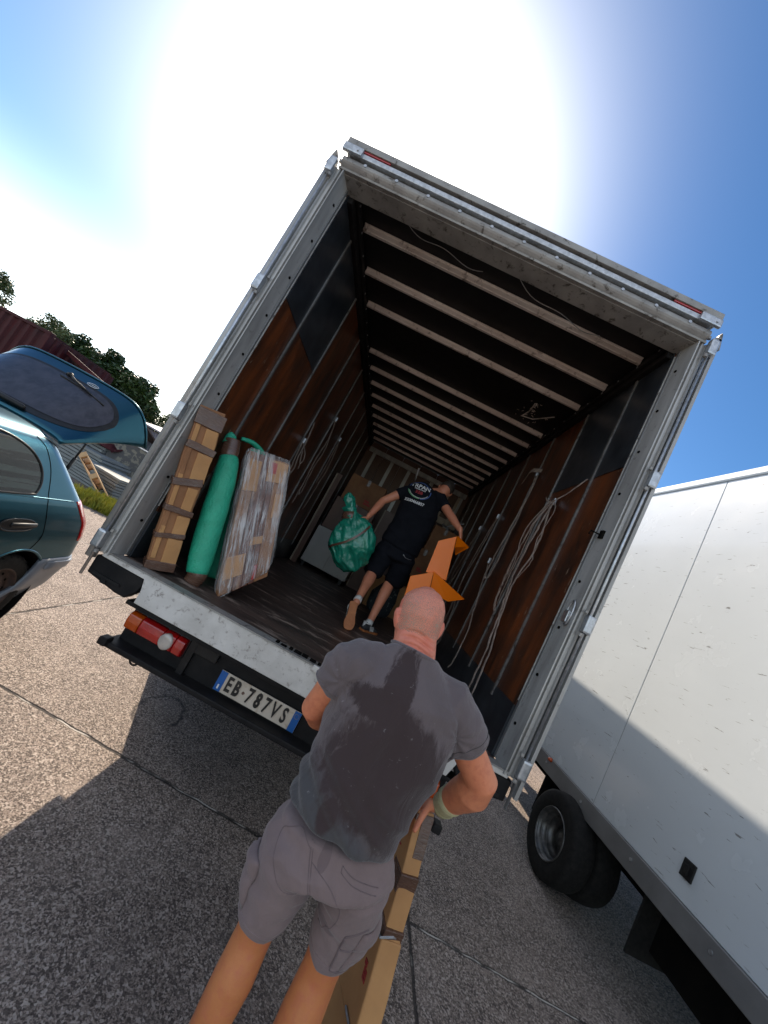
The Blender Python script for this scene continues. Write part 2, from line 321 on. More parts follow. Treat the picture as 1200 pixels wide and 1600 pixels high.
def smooth_path(pts, n=8):
    P = [Vector(p) for p in pts]; out = []
    for i in range(len(P)-1):
        p0, p1, p2, p3 = P[max(i-1, 0)], P[i], P[i+1], P[min(i+2, len(P)-1)]
        for k in range(n):
            t = k/n
            out.append(.5*((2*p1)+(p2-p0)*t+(2*p0-5*p1+4*p2-p3)*t*t+(3*p1-p0-3*p2+p3)*t**3))
    return out+[P[-1]]
def quad_slab(bm, c, th, nrm_=None):
    """four corners -> slab of thickness th behind them"""
    c = [Vector(x) for x in c]; n = nrm_ and Vector(nrm_) or (c[1]-c[0]).cross(c[2]-c[1]).normalized()
    a = [bm.verts.new(x) for x in c]; b = [bm.verts.new(x+n*th) for x in c]; k = len(c)
    bm.faces.new(a); bm.faces.new(b[::-1])
    for i in range(k): bm.faces.new((a[i], b[i], b[(i+1) % k], a[(i+1) % k]))
def prism(bm, poly, axis, a0, a1):
    """2-D polygon extruded along an axis (0 x: (y,z), 1 y: (x,z), 2 z: (x,y))"""
    def pt(q, a):
        return ((a, q[0], q[1]), (q[0], a, q[1]), (q[0], q[1], a))[axis]
    A = [bm.verts.new(pt(q, a0)) for q in poly]; B = [bm.verts.new(pt(q, a1)) for q in poly]
    bm.faces.new(A); bm.faces.new(B[::-1])
    for i in range(len(poly)): bm.faces.new((A[i], B[i], B[(i+1) % len(poly)], A[(i+1) % len(poly)]))
def wheel_ring(bm, c, axis, prof, n=40):
    """lathe: prof = (offset along axis, radius) closed loop"""
    c = Vector(c); ax = Vector(axis).normalized(); u = Vector((0, 0, 1)); v = ax.cross(u).normalized(); rings = []
    for k in range(n):
        a = 2*PI*k/n; d = u*math.cos(a)+v*math.sin(a)
        rings.append([bm.verts.new(c+ax*o+d*r) for o, r in prof])
    m_ = len(prof)
    for k in range(n):
        r0, r1 = rings[k], rings[(k+1) % n]
        for j in range(m_-1): bm.faces.new((r0[j], r0[j+1], r1[j+1], r1[j]))
def obj(name, bm, mat, parent=None, smooth=False, bevel=0, keep=False):
    bmesh.ops.recalc_face_normals(bm, faces=bm.faces)
    me = bpy.data.meshes.new(name); off = Vector(parent.matrix_world.translation) if parent else Vector((0, 0, 0))
    pp = parent
    if parent: off = world_loc(parent)
    bm.transform(Matrix.Translation(-off)); bm.to_mesh(me); bm.free()
    for k in (mat if isinstance(mat, (list, tuple)) else [mat]): me.materials.append(MT[k] if isinstance(k, str) else k)
    o = bpy.data.objects.new(name, me); COL.objects.link(o)
    if parent: o.parent = parent
    if smooth: me.polygons.foreach_set('use_smooth', [True]*len(me.polygons))
    if bevel:
        b = o.modifiers.new('bevel', 'BEVEL'); b.width = bevel; b.segments = 2; b.limit_method = 'ANGLE'
    return o
def split_loose(o, name):
    'one object per loose piece'
    bm = bmesh.new(); bm.from_mesh(o.data); bm.verts.ensure_lookup_table(); seen = set(); groups = []
    for v in bm.verts:
        if v.index in seen: continue
        st = [v]; seen.add(v.index); g = []
        while st:
            a = st.pop(); g.append(a.index)
            for e in a.link_edges:
                b = e.other_vert(a)
                if b.index not in seen: seen.add(b.index); st.append(b)
        groups.append(set(g))
    for g in groups:
        b2 = bm.copy(); b2.verts.ensure_lookup_table()
        bmesh.ops.delete(b2, geom=[v for v in b2.verts if v.index not in g], context='VERTS')
        me = bpy.data.meshes.new(name); b2.to_mesh(me); b2.free()
        for mt in o.data.materials: me.materials.append(mt)
        q = bpy.data.objects.new(name, me); COL.objects.link(q); q.parent = o.parent; q.location = o.location
    bm.free(); bpy.data.objects.remove(o)
def world_loc(o):
    v = Vector(o.location)
    while o.parent: o = o.parent; v += Vector(o.location)
    return v
def thing(name, label, cat, loc, group=None):
    o = bpy.data.objects.new(name, None); COL.objects.link(o); o.location = loc; o.empty_display_size = .2
    o['label'] = label; o['category'] = cat
    if group: o['group'] = group
    return o
def tag(o, label, cat, group=None):
    o['label'] = label; o['category'] = cat
    if group: o['group'] = group
    return o
def bake(o, mods):
    for kind, kw in mods:
        mm = o.modifiers.new(kind.lower(), kind)
        for k, v in kw.items(): setattr(mm, k, v)
    dg = bpy.context.evaluated_depsgraph_get(); dg.update()
    me = bpy.data.meshes.new_from_object(o.evaluated_get(dg)); o.modifiers.clear(); old = o.data; o.data = me
    bpy.data.meshes.remove(old); me.polygons.foreach_set('use_smooth', [True]*len(me.polygons)); return o
def remesh(o, vox, sm=6):
    return bake(o, [('REMESH', dict(mode='VOXEL', voxel_size=vox)), ('SMOOTH', dict(factor=.5, iterations=sm))])
def displace(o, fn):
    me = o.data; off = world_loc(o)
    ns = [Vector(v.normal) for v in me.vertices]
    for v, n in zip(me.vertices, ns):
        v.co += n*fn(v.co+off, n)
    me.update()
def bvh_of(o):
    off = world_loc(o); me = o.data
    return BVHTree.FromPolygons([v.co+off for v in me.vertices], [tuple(p.vertices) for p in me.polygons])
def text_bm(s, size, xform, depth=.001, bold=0.0):
    cu = bpy.data.curves.new('t', 'FONT'); cu.body = s; cu.size = size; cu.extrude = depth/2; cu.align_x = 'CENTER'; cu.align_y = 'CENTER'; cu.resolution_u = 3; cu.offset = bold
    to = bpy.data.objects.new('t', cu); COL.objects.link(to)
    dg = bpy.context.evaluated_depsgraph_get(); me = bpy.data.meshes.new_from_object(to.evaluated_get(dg))
    bpy.data.objects.remove(to); bpy.data.curves.remove(cu)
    bm = BM(); bm.from_mesh(me); bpy.data.meshes.remove(me); bm.transform(xform); return bm
# ============================================================ GROUND
bm = BM()
v = [bm.verts.new(c) for c in ((-400, -400, 0), (400, -400, 0), (400, 400, 0), (-400, 400, 0))]; bm.faces.new(v)
g = obj('ground', bm, 'washed_concrete'); g['kind'] = 'structure'

MT['railmetal'] = M('dull_lashing_rail', (.24, .235, .23), (.10, .09, .085), 9, st=(1, 1, .2), rough=.45, metal=.35, dirt=(.05, .04, .035), dscale=16, dlo=.52, dhi=.66)
# ============================================================ REMOVAL TRUCK
ZF, ZL, W, YB = 1.12, 3.85, 2.45, 5.75
truck = thing('removal_truck', 'white box truck with rear doors open showing its brown plywood lined load space', 'truck', (1.225, 0, 0))
T = truck
def part(name, boxes, mat, parent=T, bev=0.0, smooth=False, mods=0):
    bm = BM()
    for b in boxes: add_box(bm, b[0], b[1], bev=bev)
    return obj(name, bm, mat, parent, smooth, mods)
# load floor: individual boards with worn joints
bm = BM()
y = .07
while y < YB-.05:
    y2 = min(y+.19, YB-.02); add_box(bm, (.02, y, 1.06), (2.43, y2-.004, 1.12)); y = y2
obj('cargo_floor', bm, 'floorwood', T)
part('floor_frame', [((-.06, .075, .99), (2.51, 5.83, 1.055))], 'black')
part('floor_edge_strip', [((.0, .035, 1.05), (2.45, .066, 1.127))], 'dirty_steel')
# white outer skins
part('outer_skin', [((-.082, .13, 1.10), (-.03, 5.85, 4.02))], 'truckwhite')
part('outer_skin', [((2.48, .13, 1.10), (2.532, 5.85, 4.02))], 'truckwhite')
part('roof_skin', [((-.07, .10, 4.0), (2.52, 5.84, 4.035))], 'truckwhite')
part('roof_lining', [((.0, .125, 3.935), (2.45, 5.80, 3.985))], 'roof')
part('front_skin', [((-.028, 5.80, 1.10), (2.478, 5.85, 3.93))], 'truckwhite')
RY = [.45, 1.10, 1.77, 2.44, 3.11, 3.78, 4.45, 5.12]
for sgn in (0, 1):
    def X(a): return a if sgn == 0 else W-a
    def bx(y0, z0, y1, z1, a0, a1): return ((min(X(a0), X(a1)), y0, z0), (max(X(a0), X(a1)), y1, z1))
    # varnished ply sheets, one per bay
    bm = BM(); ys = [.113]+RY+[YB]
    for a, b in zip(ys, ys[1:]): add_box(bm, *bx(a+.002, 1.41, b-.002, 3.83, -.02, .036))
    obj('plywood_lining', bm, 'ply', T)
    part('kick_panel', [bx(.113, 1.122, YB, 1.425, -.02, .042)], 'darkpanel')
    part('scuff_panel', [bx(.113, 2.99, .445, 3.835, .036, .041), bx(.455, 2.99, 1.095, 3.835, .036, .041)], 'darkpanel')
    for y in RY:
        bm = BM(); add_box(bm, *bx(y-.011, 1.36, y+.011, 3.84, .037, .050)); 
        for k in range(9):
            z = 1.5+k*.28; add_box(bm, *bx(y-.005, z, y+.005, z+.05, .0495, .0505))
        obj('wall_rail', bm, 'railmetal', T, bevel=.003)
    part('roof_corner_channel', [bx(.13, 3.80, YB, 3.94, .0, .075), bx(.13, 3.85, YB, 3.90, .0755, .098)], 'black', mods=.004)
    bm = BM()
    for k in range(26): add_tube(bm, [(X(.0985), .2+k*.22, 3.875), (X(.103), .2+k*.22, 3.875)], .008, 8)
    split_loose(obj('rivet', bm, 'zinc', T), 'rivet')
    # corner post: ridged aluminium section with a bright lip
    prof = [(-.062, .0), (-.062, -.012), (-.050, -.018), (-.044, -.006), (-.034, -.006), (-.030, -.018), (-.020, -.018), (-.016, -.004), (-.006, -.004), (-.003, -.024), (.004, -.024), (.008, .0), (.024, .082), (-.062, .082)]
    bm = BM(); prism(bm, [(X(a), b) for a, b in prof], 2, 1.11, 3.86); obj('corner_post', bm, 'alu', T)
    bm = BM()
    for k in range(9):
        z = 1.35+k*.29; add_tube(bm, [(X(.019), .055, z), (X(.023), .054, z)], .009, 8)
    split_loose(obj('rivet', bm, 'void', T), 'rivet_hole')
    part('post_flange', [bx(.083, 1.13, .112, 3.84, -.02, .030)], 'rail_grey', mods=.003)
    bm = BM(); add_tube(bm, [(X(.034), .104, 1.46), (X(.034), .104, 3.80)], .005, 8); obj('post_bead', bm, 'dirty_steel', T)
    # sill corner pocket
    bm = BM(); prism(bm, [(X(a), b) for a, b in ((-.068, 1.085), (-.068, .975), (.13, .945), (.19, .945), (.235, 1.00), (.247, 1.05), (.232, 1.085))], 1, .004, .07)
    obj('sill_pocket', bm, 'black', T, bevel=.008)
    bm = BM(); add_box(bm, *bx(-.004, .985, .003, 1.0, -.03, .14)); add_box(bm, *bx(-.003, .96, .003, .983, .03, .06)); obj('pocket_rib', bm, 'seal', T)
    # folded-back rear door with tube edge, lock rod and hinges
    bm = BM(); add_box(bm, *bx(.05, 1.075, 1.22, 3.90, -.152, -.118))
    for y in (.25, .55, .85, 1.15): add_box(bm, *bx(y, 1.08, y+.02, 3.89, -.158, -.1525))
    d = obj('rear_door', bm, 'truckwhite', T)
    bm = BM()
    if sgn == 0: add_tube(bm, [(X(-.098), .005, 1.06), (X(-.098), .005, 3.90)], .028, 16)
    else:
        add_box(bm, *bx(-.02, 1.02, .045, 3.93, -.118, -.098)); add_box(bm, *bx(-.0, 1.12, .01, 3.90, -.128, -.119))
    obj('door_edge', bm, 'alu', d, smooth=(sgn == 0))
    bm = BM(); add_tube(bm, [(X(-.068), -.032, .965), (X(-.068), -.032, 3.86)], .008, 10); obj('lock_rod', bm, 'zinc', d, smooth=True)
    for z in (3.83, 2.92, 2.01, 1.18):
        bm = BM(); add_box(bm, *bx(-.062, z-.052, -.02, z+.052, -.098, -.046), bev=.012)
        hb = obj('hinge_bracket', bm, 'zinc', d, smooth=False)
        bm = BM(); add_tube(bm, [(X(-.052), -.044, z-.075), (X(-.052), -.044, z-.056)], .012, 8); add_tube(bm, [(X(-.040), -.03, z+.055), (X(-.040), -.03, z+.072)], .010, 8)
        split_loose(obj('hinge_bolt', bm, 'dirty_steel', hb), 'hinge_bolt')
    # door hold-back tip at the top
    bm = BM(); prism(bm, [(X(-.098), 3.86), (X(-.130), 3.86), (X(-.112), 3.965), (X(-.104), 3.97)], 1, -.02, .03); obj('door_tip', bm, 'dirty_steel', d)
# shackle and rope hook on the right hand post
bm = BM()
pts = [(2.428, .015+.03*math.cos(a), 2.03+.075*math.sin(a)) for a in np.linspace(0, 2*PI, 16)]
add_tube(bm, pts, .005, 8); add_box(bm, (2.415, .0, 1.97), (2.44, .05, 2.04), bev=.006)
obj('rope_hook', bm, 'zinc', T)
bm = BM(); add_box(bm, (2.42, .03, 2.50), (2.446, .06, 2.55)); add_tube(bm, [(2.42, .045, 2.52), (2.37, .06, 2.525), (2.365, .06, 2.50)], .005, 6); obj('catch', bm, 'void', T)
# header above the opening
bm = BM(); prism(bm, [(.0, 3.85), (.125, 3.835), (.125, 3.93), (.0, 3.93)], 0, .0, W); obj('header_soffit', bm, 'dirty_steel', T)
pf = [(-.026, 3.856), (-.030, 3.866), (-.012, 3.872)]+[(-.012-.030*math.sin(PI*k/8), 3.875+.085*k/8) for k in range(9)]+[(.09, 3.962), (.09, 3.932), (-.004, 3.932), (-.004, 3.856)]
bm = BM(); prism(bm, pf, 0, -.035, W+.035); hd = obj('header', bm, 'dirty_steel', T)
bm = BM()
for k in range(11):
    x = .12+k*.222; add_tube(bm, [(x, -.036, 3.925), (x, -.045, 3.926)], .011, 12)
split_loose(obj('rivet', bm, 'zinc', hd), 'rivet')
bm = BM(); add_box(bm, (-.02, -.045, 3.963), (W+.02, .09, 3.998)); obj('light_bar', bm, 'zinc', T, bevel=.004)
bm = BM(); add_box(bm, (-.055, -.058, 4.012), (W+.055, .10, 4.055)); add_box(bm, (-.055, -.02, 3.999), (W+.055, .09, 4.011)); obj('gutter_rail', bm, 'oldmetal' if 'oldmetal' in MT else 'dirty_steel', T, bevel=.003)
for x0 in (.07, 2.20):
    bm = BM(); add_box(bm, (x0, -.050, 3.9995), (x0+.19, -.021, 4.011), bev=.004); obj('marker_light', bm, 'red_light', T)
for x0 in (-.06, 2.375):
    bm = BM(); add_box(bm, (x0, -.066, 3.955), (x0+.135, -.04, 4.008), bev=.008); add_tube(bm, [(x0+.1, -.072, 3.98), (x0+.1, -.06, 3.98)], .008, 8); obj('corner_casting', bm, 'zinc', T)
# bows under the roof
for i, y in enumerate([.41, .84, 1.27, 2.10, 2.51, 2.93, 3.34, 3.75, 4.16, 4.57, 4.98, 5.39]):
    bm = BM()
    n = 16; xs = [.10+2.25*k/n for k in range(n+1)]
    def sag(x): return .0
    prism(bm, [(y-.030, 3.934), (y-.030, 3.928), (y-.017, 3.924), (y-.013, 3.888), (y+.013, 3.888), (y+.017, 3.924), (y+.030, 3.928), (y+.030, 3.934)], 0, .099, 2.351)
    obj('roof_bow', bm, 'bow', T, bevel=.003)
# thin wires drooping from the roof
for x0, x1, y0, y1, dz in ((.42, 1.05, .20, .30, .05), (1.30, 2.00, .22, .36, .07)):
    bm = BM(); pts = [(x0+(x1-x0)*t, y0+(y1-y0)*t+.03*math.sin(t*9), 3.93-dz*math.sin(PI*t)) for t in np.linspace(0, 1, 18)]
    add_tube(bm, pts, .0025, 6); obj('loose_wire', bm, 'alu', T)
# torn patch with splinters on the roof lining
bm = BM()
for k in range(34):
    x = 2.06+random.uniform(-.13, .17); y = 1.75+random.uniform(-.22, .22)
    if random.random() < .6: x = 2.02+.05*random.random(); 
    z = 3.931; a = random.uniform(0, 6.28); l = random.uniform(.01, .03)
    add_tube(bm, [(x, y, z), (x+l*math.cos(a), y+l*math.sin(a), z-.008)], .003, 5)
add_tube(bm, [(2.02, 1.56, 3.93), (2.03, 1.72, 3.918), (2.01, 1.88, 3.922)], .007, 6); add_tube(bm, [(2.0, 1.9, 3.925), (2.12, 1.84, 3.915), (2.27, 1.62, 3.925)], .006, 6)
obj('torn_patch', bm, 'bow', T)
# front wall inside: boards, rails and uprights
bm = BM()
for k in range(6): add_box(bm, (.04+k*.397, YB-.03, 1.13), (.04+(k+1)*.397-.006, YB, 3.92))
fwall = obj('front_wall', bm, 'furn', T)
part('wall_batten', [((.09, YB-.075, 3.70), (2.36, YB-.032, 3.80))], 'alu', mods=.004)
for x in (.2, .62, 1.02, 1.55, 1.95, 2.25): part('wall_upright', [((x, YB-.07, 1.2), (x+.07, YB-.034, 3.695))], 'alu')
# sill and rear end
bm = BM(); prism(bm, [(-.03, 1.119), (2.48, 1.119), (2.48, 1.092), (2.235, 1.09), (2.215, 1.045), (2.185, .955), (.262, .955), (.262, 1.03), (.245, 1.09), (-.03, 1.092)], 1, -.012, .033)
sill = obj('rear_sill', bm, 'white_sill', T, bevel=.004)
part('sill_lip', [((-.02, -.018, 1.1205), (2.47, .034, 1.128))], 'dirty_steel')
bm = BM()
random.seed(3)
x = 1.05
while x < 2.3:
    l = random.uniform(.01, .05); add_box(bm, (x, .012, 1.128), (x+l, .05+random.uniform(-.01, .012), 1.132+random.uniform(0, .006))); x += l+random.uniform(.002, .02)
obj('sill_debris', bm, 'void', T)
part('sill_catch', [((1.30, -.03, 1.10), (1.345, -.012, 1.133))], 'white_sill', bev=.004)
# black rear underrun unit
bm = BM(); add_box(bm, (.23, .12, .70), (2.25, .16, .935)); add_box(bm, (.20, .03, .915), (2.28, .14, .94), bev=.006); obj('rear_valance', bm, 'black', T)
bm = BM(); add_box(bm, (.20, .02, .668), (2.27, .165, .70), bev=.008); add_box(bm, (.19, -.005, .675), (.24, .06, .72), bev=.01); add_box(bm, (2.24, -.005, .675), (2.29, .06, .72), bev=.01)
obj('underrun_bar', bm, 'black', T)
bm = BM(); add_box(bm, (.66, .085, .84), (.80, .12, .91), bev=.005); add_box(bm, (.62, .09, .70), (.66, .12, .93)); obj('wiring_box', bm, 'seal', T)
bm = BM(); pts = [(.40+.022*math.cos(a), .06, .655+.018*math.sin(a)) for a in np.linspace(0, 2*PI, 14)]; add_tube(bm, pts, .006, 6); obj('tie_ring', bm, 'black', T)
for sgn in (0, 1):
    def X(a): return a if sgn == 0 else W-a
    def seg(nm, x0, x1, mat, r, par):
        bm = BM(); xs = np.linspace(x0, x1, 5); rg = []
        pf = [(.105, -.052), (.075, -.052), (.052, -.04), (.045, 0), (.052, .04), (.075, .052), (.105, .052)]
        prism(bm, [(b*1.0, .835+c) for b, c in pf], 0, min(X(x0), X(x1)), max(X(x0), X(x1)))
        return obj(nm, bm, mat, par, bevel=.008)
    bm = BM(); add_box(bm, (min(X(.235), X(.615)), .095, .775), (max(X(.235), X(.615)), .12, .895), bev=.012)
    tl = obj('tail_light', bm, 'seal', T)
    seg('indicator_lens', .245, .325, 'orange_light', .05, tl); seg('brake_lens', .327, .47, 'red_light', .05, tl); seg('fog_lens', .55, .608, 'red_light', .05, tl)
    seg('reflector_lens', .472, .548, 'red_light', .05, tl)
    bm = BM(); c = Vector((X(.505), .048, .835)); loft(bm, [(c+Vector((0, -.008, 0)), .04, .046), (c+Vector((0, .02, 0)), .04, .046)], cap=.2); obj('reverse_lens', bm, 'white_light', tl, smooth=True)
# number plate
bm = BM(); add_box(bm, (.852, .098, .718), (1.368, .104, .832), bev=.002)
npl = obj('number_plate', bm, 'plate', T)
part('plate_band', [((.853, .094, .719), (.893, .0975, .831))], 'plate_blue', npl); part('plate_band', [((1.327, .094, .719), (1.367, .0975, .831))], 'plate_blue', npl)
def letters(txt, x, size, wide, z=.775, mat='plate_black', y=.0955):
    # face -Y: text x -> X, text y -> Z
    Mx = Matrix(((wide, 0, 0, x), (0, 0, -1, y), (0, 1, 0, z), (0, 0, 0, 1)))
    bm = text_bm(txt, size, Mx, .002, .0022)
    return obj('plate_character', bm, mat, npl)
for ch, x in zip('EB787VS', (.925, .975, 1.058, 1.112, 1.166, 1.222, 1.280)):
    o = letters(ch, x, .116, .62); 
    sd = o.modifiers.new('solid', 'SOLIDIFY'); sd.thickness = .003
bm = BM(); add_tube(bm, [(1.018, .093, .775), (1.018, .098, .775)], .008, 12); obj('plate_seal', bm, 'oldwood', npl)
letters('I', .873, .03, 1.2, .742, 'print_white', .0935)
bm = BM()
for k in range(12):
    a = k*PI/6; c = Vector((1.347+.013*math.cos(a), .0925, .806+.013*math.sin(a))); add_box(bm, c-Vector((.0015, .001, .0015)), c+Vector((.0015, .001, .0015)))
obj('plate_ring', bm, 'wood_strip', npl)
# chassis, axle, wheels, flaps, cab
part('chassis_rail', [((.78, .17, .74), (.86, 8.2, .985))], 'black'); part('chassis_rail', [((1.59, .17, .74), (1.67, 8.2, .985))], 'black')
part('cross_member', [((.865, y, .80), (1.585, y+.08, .93)) for y in (.5, 1.3, 2.1, 3.2, 4.2, 5.2)], 'black')
part('side_guard', [((-.04, 3.2, .55), (.0, 5.4, .72)), ((-.04, 3.2, .82), (.0, 5.4, .93))], 'zinc'); part('side_guard', [((2.45, 3.2, .55), (2.49, 5.4, .72)), ((2.45, 3.2, .82), (2.49, 5.4, .93))], 'zinc')
TYRE = [(-.11, .25), (-.125, .30), (-.125, .40), (-.105, .435), (-.05, .445), (.05, .445), (.105, .435), (.125, .40), (.125, .30), (.11, .25)]
def truck_wheel(par, c, ax, r=1.0, w=1.0, dish=True):
    bm = BM(); wheel_ring(bm, c, ax, [(a*w, b*r) for a, b in TYRE]); o = obj('wheel', bm, 'rubber', par, smooth=True)
    k = r
    bm = BM(); wheel_ring(bm, c, ax, [(.11*w, .262*k), (.122*w, .256*k), (.122*w, .250*k), (.105*w, .246*k), (.070*w, .242*k), (.068*w, .228*k), (.060*w, .224*k), (.02*w, .220*k), (.018*w, .206*k), (.010*w, .202*k), (-.045*w, .196*k), (-.05*w, .17*k), (-.055*w, .10*k), (-.02*w, .095*k), (-.01*w, .05*k), (0, .0001)], 48)
    q = obj('rim', bm, 'rim', o, smooth=True)
    return o
for x, s_ in ((.11, -1), (.42, -1), (2.34, 1), (2.03, 1)): truck_wheel(T, (x, 2.2, .445), (s_, 0, 0))
part('mud_flap', [((-.05, 1.50, .16), (.56, 1.515, .985))], 'rubber'); part('mud_flap', [((1.90, 1.50, .16), (2.50, 1.515, .985))], 'rubber')
bm = BM(); add_box(bm, (-.02, 6.1, .5), (2.47, 8.1, 2.42), bev=.12); obj('cab', bm, 'truckwhite', T)
for x, s_ in ((.13, -1), (2.32, 1)): truck_wheel(T, (x, 7.2, .445), (s_, 0, 0))

# ============================================================ WHITE TRUCK ON THE RIGHT
th = math.atan(.045); RT = Matrix.Rotation(th, 3, 'Z'); PV = Vector((3.95, 1.2, 0))
right = thing('delivery_truck', 'white panelled box truck parked alongside on the right, its lower side in shade', 'truck', (5.1, 1.2, 0))
def rb(name, boxes, mat, parent=right, bev=0, mods=0):
    bm = BM()
    for lo, hi in boxes: add_box(bm, lo, hi, rot=RT, piv=PV, bev=bev)
    return obj(name, bm, mat, parent, False, mods)
X0 = 3.95
sp = rb('side_panel', [((X0, -3.4, .805), (X0+.04, 1.367, 3.985)), ((X0, 1.373, .805), (X0+.04, 4.3, 3.985))], 'truckwhite', mods=.004)
rb('panel_joint', [((X0+.004, 1.3665, .81), (X0+.03, 1.3735, 3.98))], 'rail_grey')
rb('body_shell', [((X0+.041, -3.38, .9), (X0+2.3, 4.28, 4.0))], 'truckwhite')
rb('roof_edge', [((X0-.018, -3.42, 3.986), (X0+.12, 4.32, 4.075))], 'truckwhite', mods=.02)
rb('bottom_rail', [((X0-.014, -3.41, .655), (X0+.05, 4.31, .803))], 'rail_grey', mods=.006)
bm = BM()
for k in range(12):
    c = RT @ (Vector((X0-.014, -3.0+k*.64, .74))-PV)+PV; add_tube(bm, [c, c+Vector((-.006, 0, 0))], .012, 10)
split_loose(obj('bolt', bm, 'zinc', right), 'bolt')
for y in (2.07, -.55):
    c = RT @ (Vector((X0-.02, y, .79))-PV)+PV; bm = BM(); loft(bm, [(c+Vector((.006, 0, 0)), .028, .022), (c+Vector((-.016, 0, 0)), .024, .018)], side=(0, 1, 0), cap=.6)
    obj('side_marker', bm, 'orange_light', right, smooth=True)
c = Vector((X0, .47, .98))
lt = rb('side_latch', [((X0-.014, .425, .925), (X0+.001, .51, 1.035))], 'seal', bev=.006)
rb('latch_pull', [((X0-.030, .45, .95), (X0-.015, .485, 1.01))], 'rubber', lt, bev=.006)
rb('chassis', [((4.35, -3.3, .45), (4.47, 4.2, .65)), ((5.35, -3.3, .45), (5.47, 4.2, .65)), ((4.2, .2, .30), (4.9, .9, .62))], 'void')
rb('floor_bearer', [((X0+.05, y, .66), (X0+2.2, y+.06, .79)) for y in (-2.6, -1.9, -1.2, -.5, .2, .9, 1.6, 2.3, 3.0, 3.7)], 'void')
rb('mud_flap', [((X0+.10, .75, .22), (X0+.6, .77, .66))], 'rubber'); rb('mud_flap', [((X0+.10, 2.2, .22), (X0+.6, 2.22, .66))], 'rubber')
rb('rear_bracket', [((X0+.08, 2.7, .5), (X0+.16, 2.8, .66))], 'rail_grey')
ax = RT @ Vector((-1, 0, 0))
for x in (3.92, 4.15, 5.85, 6.08):
    truck_wheel(right, (x, 1.55, .355), ax if x < 5 else -ax, .80, .85)
for x in (4.0, 6.0): truck_wheel(right, (x+.1, -2.6, .355), ax if x < 5 else -ax, .80, .85)
# ============================================================ HATCHBACK ON THE LEFT
CO = Vector((-.95, .62, 0)); MC = Matrix.Translation(CO) @ Matrix.Rotation(R(8), 4, 'Z')
car = thing('hatchback_car', 'teal hatchback with its tailgate raised, standing at the left edge', 'car', CO)
CW = 1.69
def itp(z, T_): return float(np.interp(z, [a for a, b in T_], [b for a, b in T_]))
TZ = [(.15, .09), (.3, .03), (.5, .0), (.75, .0), (.92, .025), (1.03, .05), (1.08, .072), (1.25, .15), (1.38, .215), (1.43, .255), (1.465, .34), (1.48, .50)]
SE = [(.15, .46), (.3, .60), (.45, .66), (.57, .68), (.72, .67), (.87, .64), (1.06, .47), (1.25, .29), (1.40, .15), (1.45, .10), (1.48, .05)]
SF = [(.15, -3.2), (.3, -3.35), (.6, -3.38), (.72, -3.3), (.85, -2.9), (.95, -2.25), (1.1, -2.0), (1.3, -1.65), (1.42, -1.4), (1.48, -1.1)]
def outline(z, off=0.0):
    t, se, sf = itp(z, TZ), itp(z, SE), itp(z, SF); pts = []
    r1, r2 = .17, .30
    def q(x, s, nx, ns): pts.append((x+nx*off, s+ns*off))
    for k in range(12):
        a = PI+PI/2*(1-k/11)   # front left corner (x near -t)
        ca, sa = math.cos(PI/2*k/11), math.sin(PI/2*k/11)
        q(-t-.25*(1-sa), sf+r2*(1-ca), sa, -ca)
    L = np.linspace(sf+r2, se-r1, 42)[1:-1]
    for s in L: q(-t, s, 1, 0)
    for k in range(14):
        a = PI/2*k/13; ca, sa = abs(math.cos(a))**.8, math.sin(a)**.8
        q(-t-.15*(1-ca), se-r1+r1*sa, math.cos(a), math.sin(a))
    half = list(pts)
    full = half+[(-CW-x, s) for x, s in half[::-1]]
    return full
def lp(x, s, z): return MC @ Vector((x, s, z))
zs = [.16, .2, .25, .3, .36, .42, .48, .53, .58, .63, .68, .73, .78, .83, .88, .92, .96, 1.0, 1.03, 1.055, 1.08, 1.12, 1.16, 1.2, 1.25, 1.3, 1.34, 1.38, 1.41, 1.43, 1.45, 1.465, 1.475, 1.48]
bm = BM(); rg = [[bm.verts.new(lp(x, s, z)) for x, s in outline(z)] for z in zs]
for a, b in zip(rg, rg[1:]):
    n = len(a)
    for k in range(n): bm.faces.new((a[k], a[(k+1) % n], b[(k+1) % n], b[k]))
bm.faces.new(rg[0][::-1]); bm.faces.new(rg[-1])
body = obj('car_body', bm, 'teal', car, smooth=True)
def cut(o, bm):
    c = obj('cut', bm, 'void', None); md = o.modifiers.new('b', 'BOOLEAN'); md.object = c; md.operation = 'DIFFERENCE'; md.solver = 'EXACT'
    dg = bpy.context.evaluated_depsgraph_get(); me = bpy.data.meshes.new_from_object(o.evaluated_get(dg)); o.modifiers.clear(); o.data = me
    cm = c.data; bpy.data.objects.remove(c); bpy.data.meshes.remove(cm)
    me.polygons.foreach_set('use_smooth', [True]*len(me.polygons))
for s0 in (0, -2.53):
    for x0, x1 in ((.12, -.34), (-CW-.12, -CW+.34)):
        bm = BM(); add_tube(bm, [lp(x0, s0, .30), lp(x1, s0, .30)], .355, 48); cut(body, bm)
# load opening behind the tailgate
bm = BM()
def lbox(bm, lo, hi, bev=0):
    vs = add_box(bm, lo, hi, bev=bev)
    for v in {v for v in vs}: v.co = MC @ v.co
lbox(bm, (-CW+.24, -.45, .72), (-.24, .9, 1.36)); cut(body, bm)
bm = BM()
for e in body.data.edges: pass
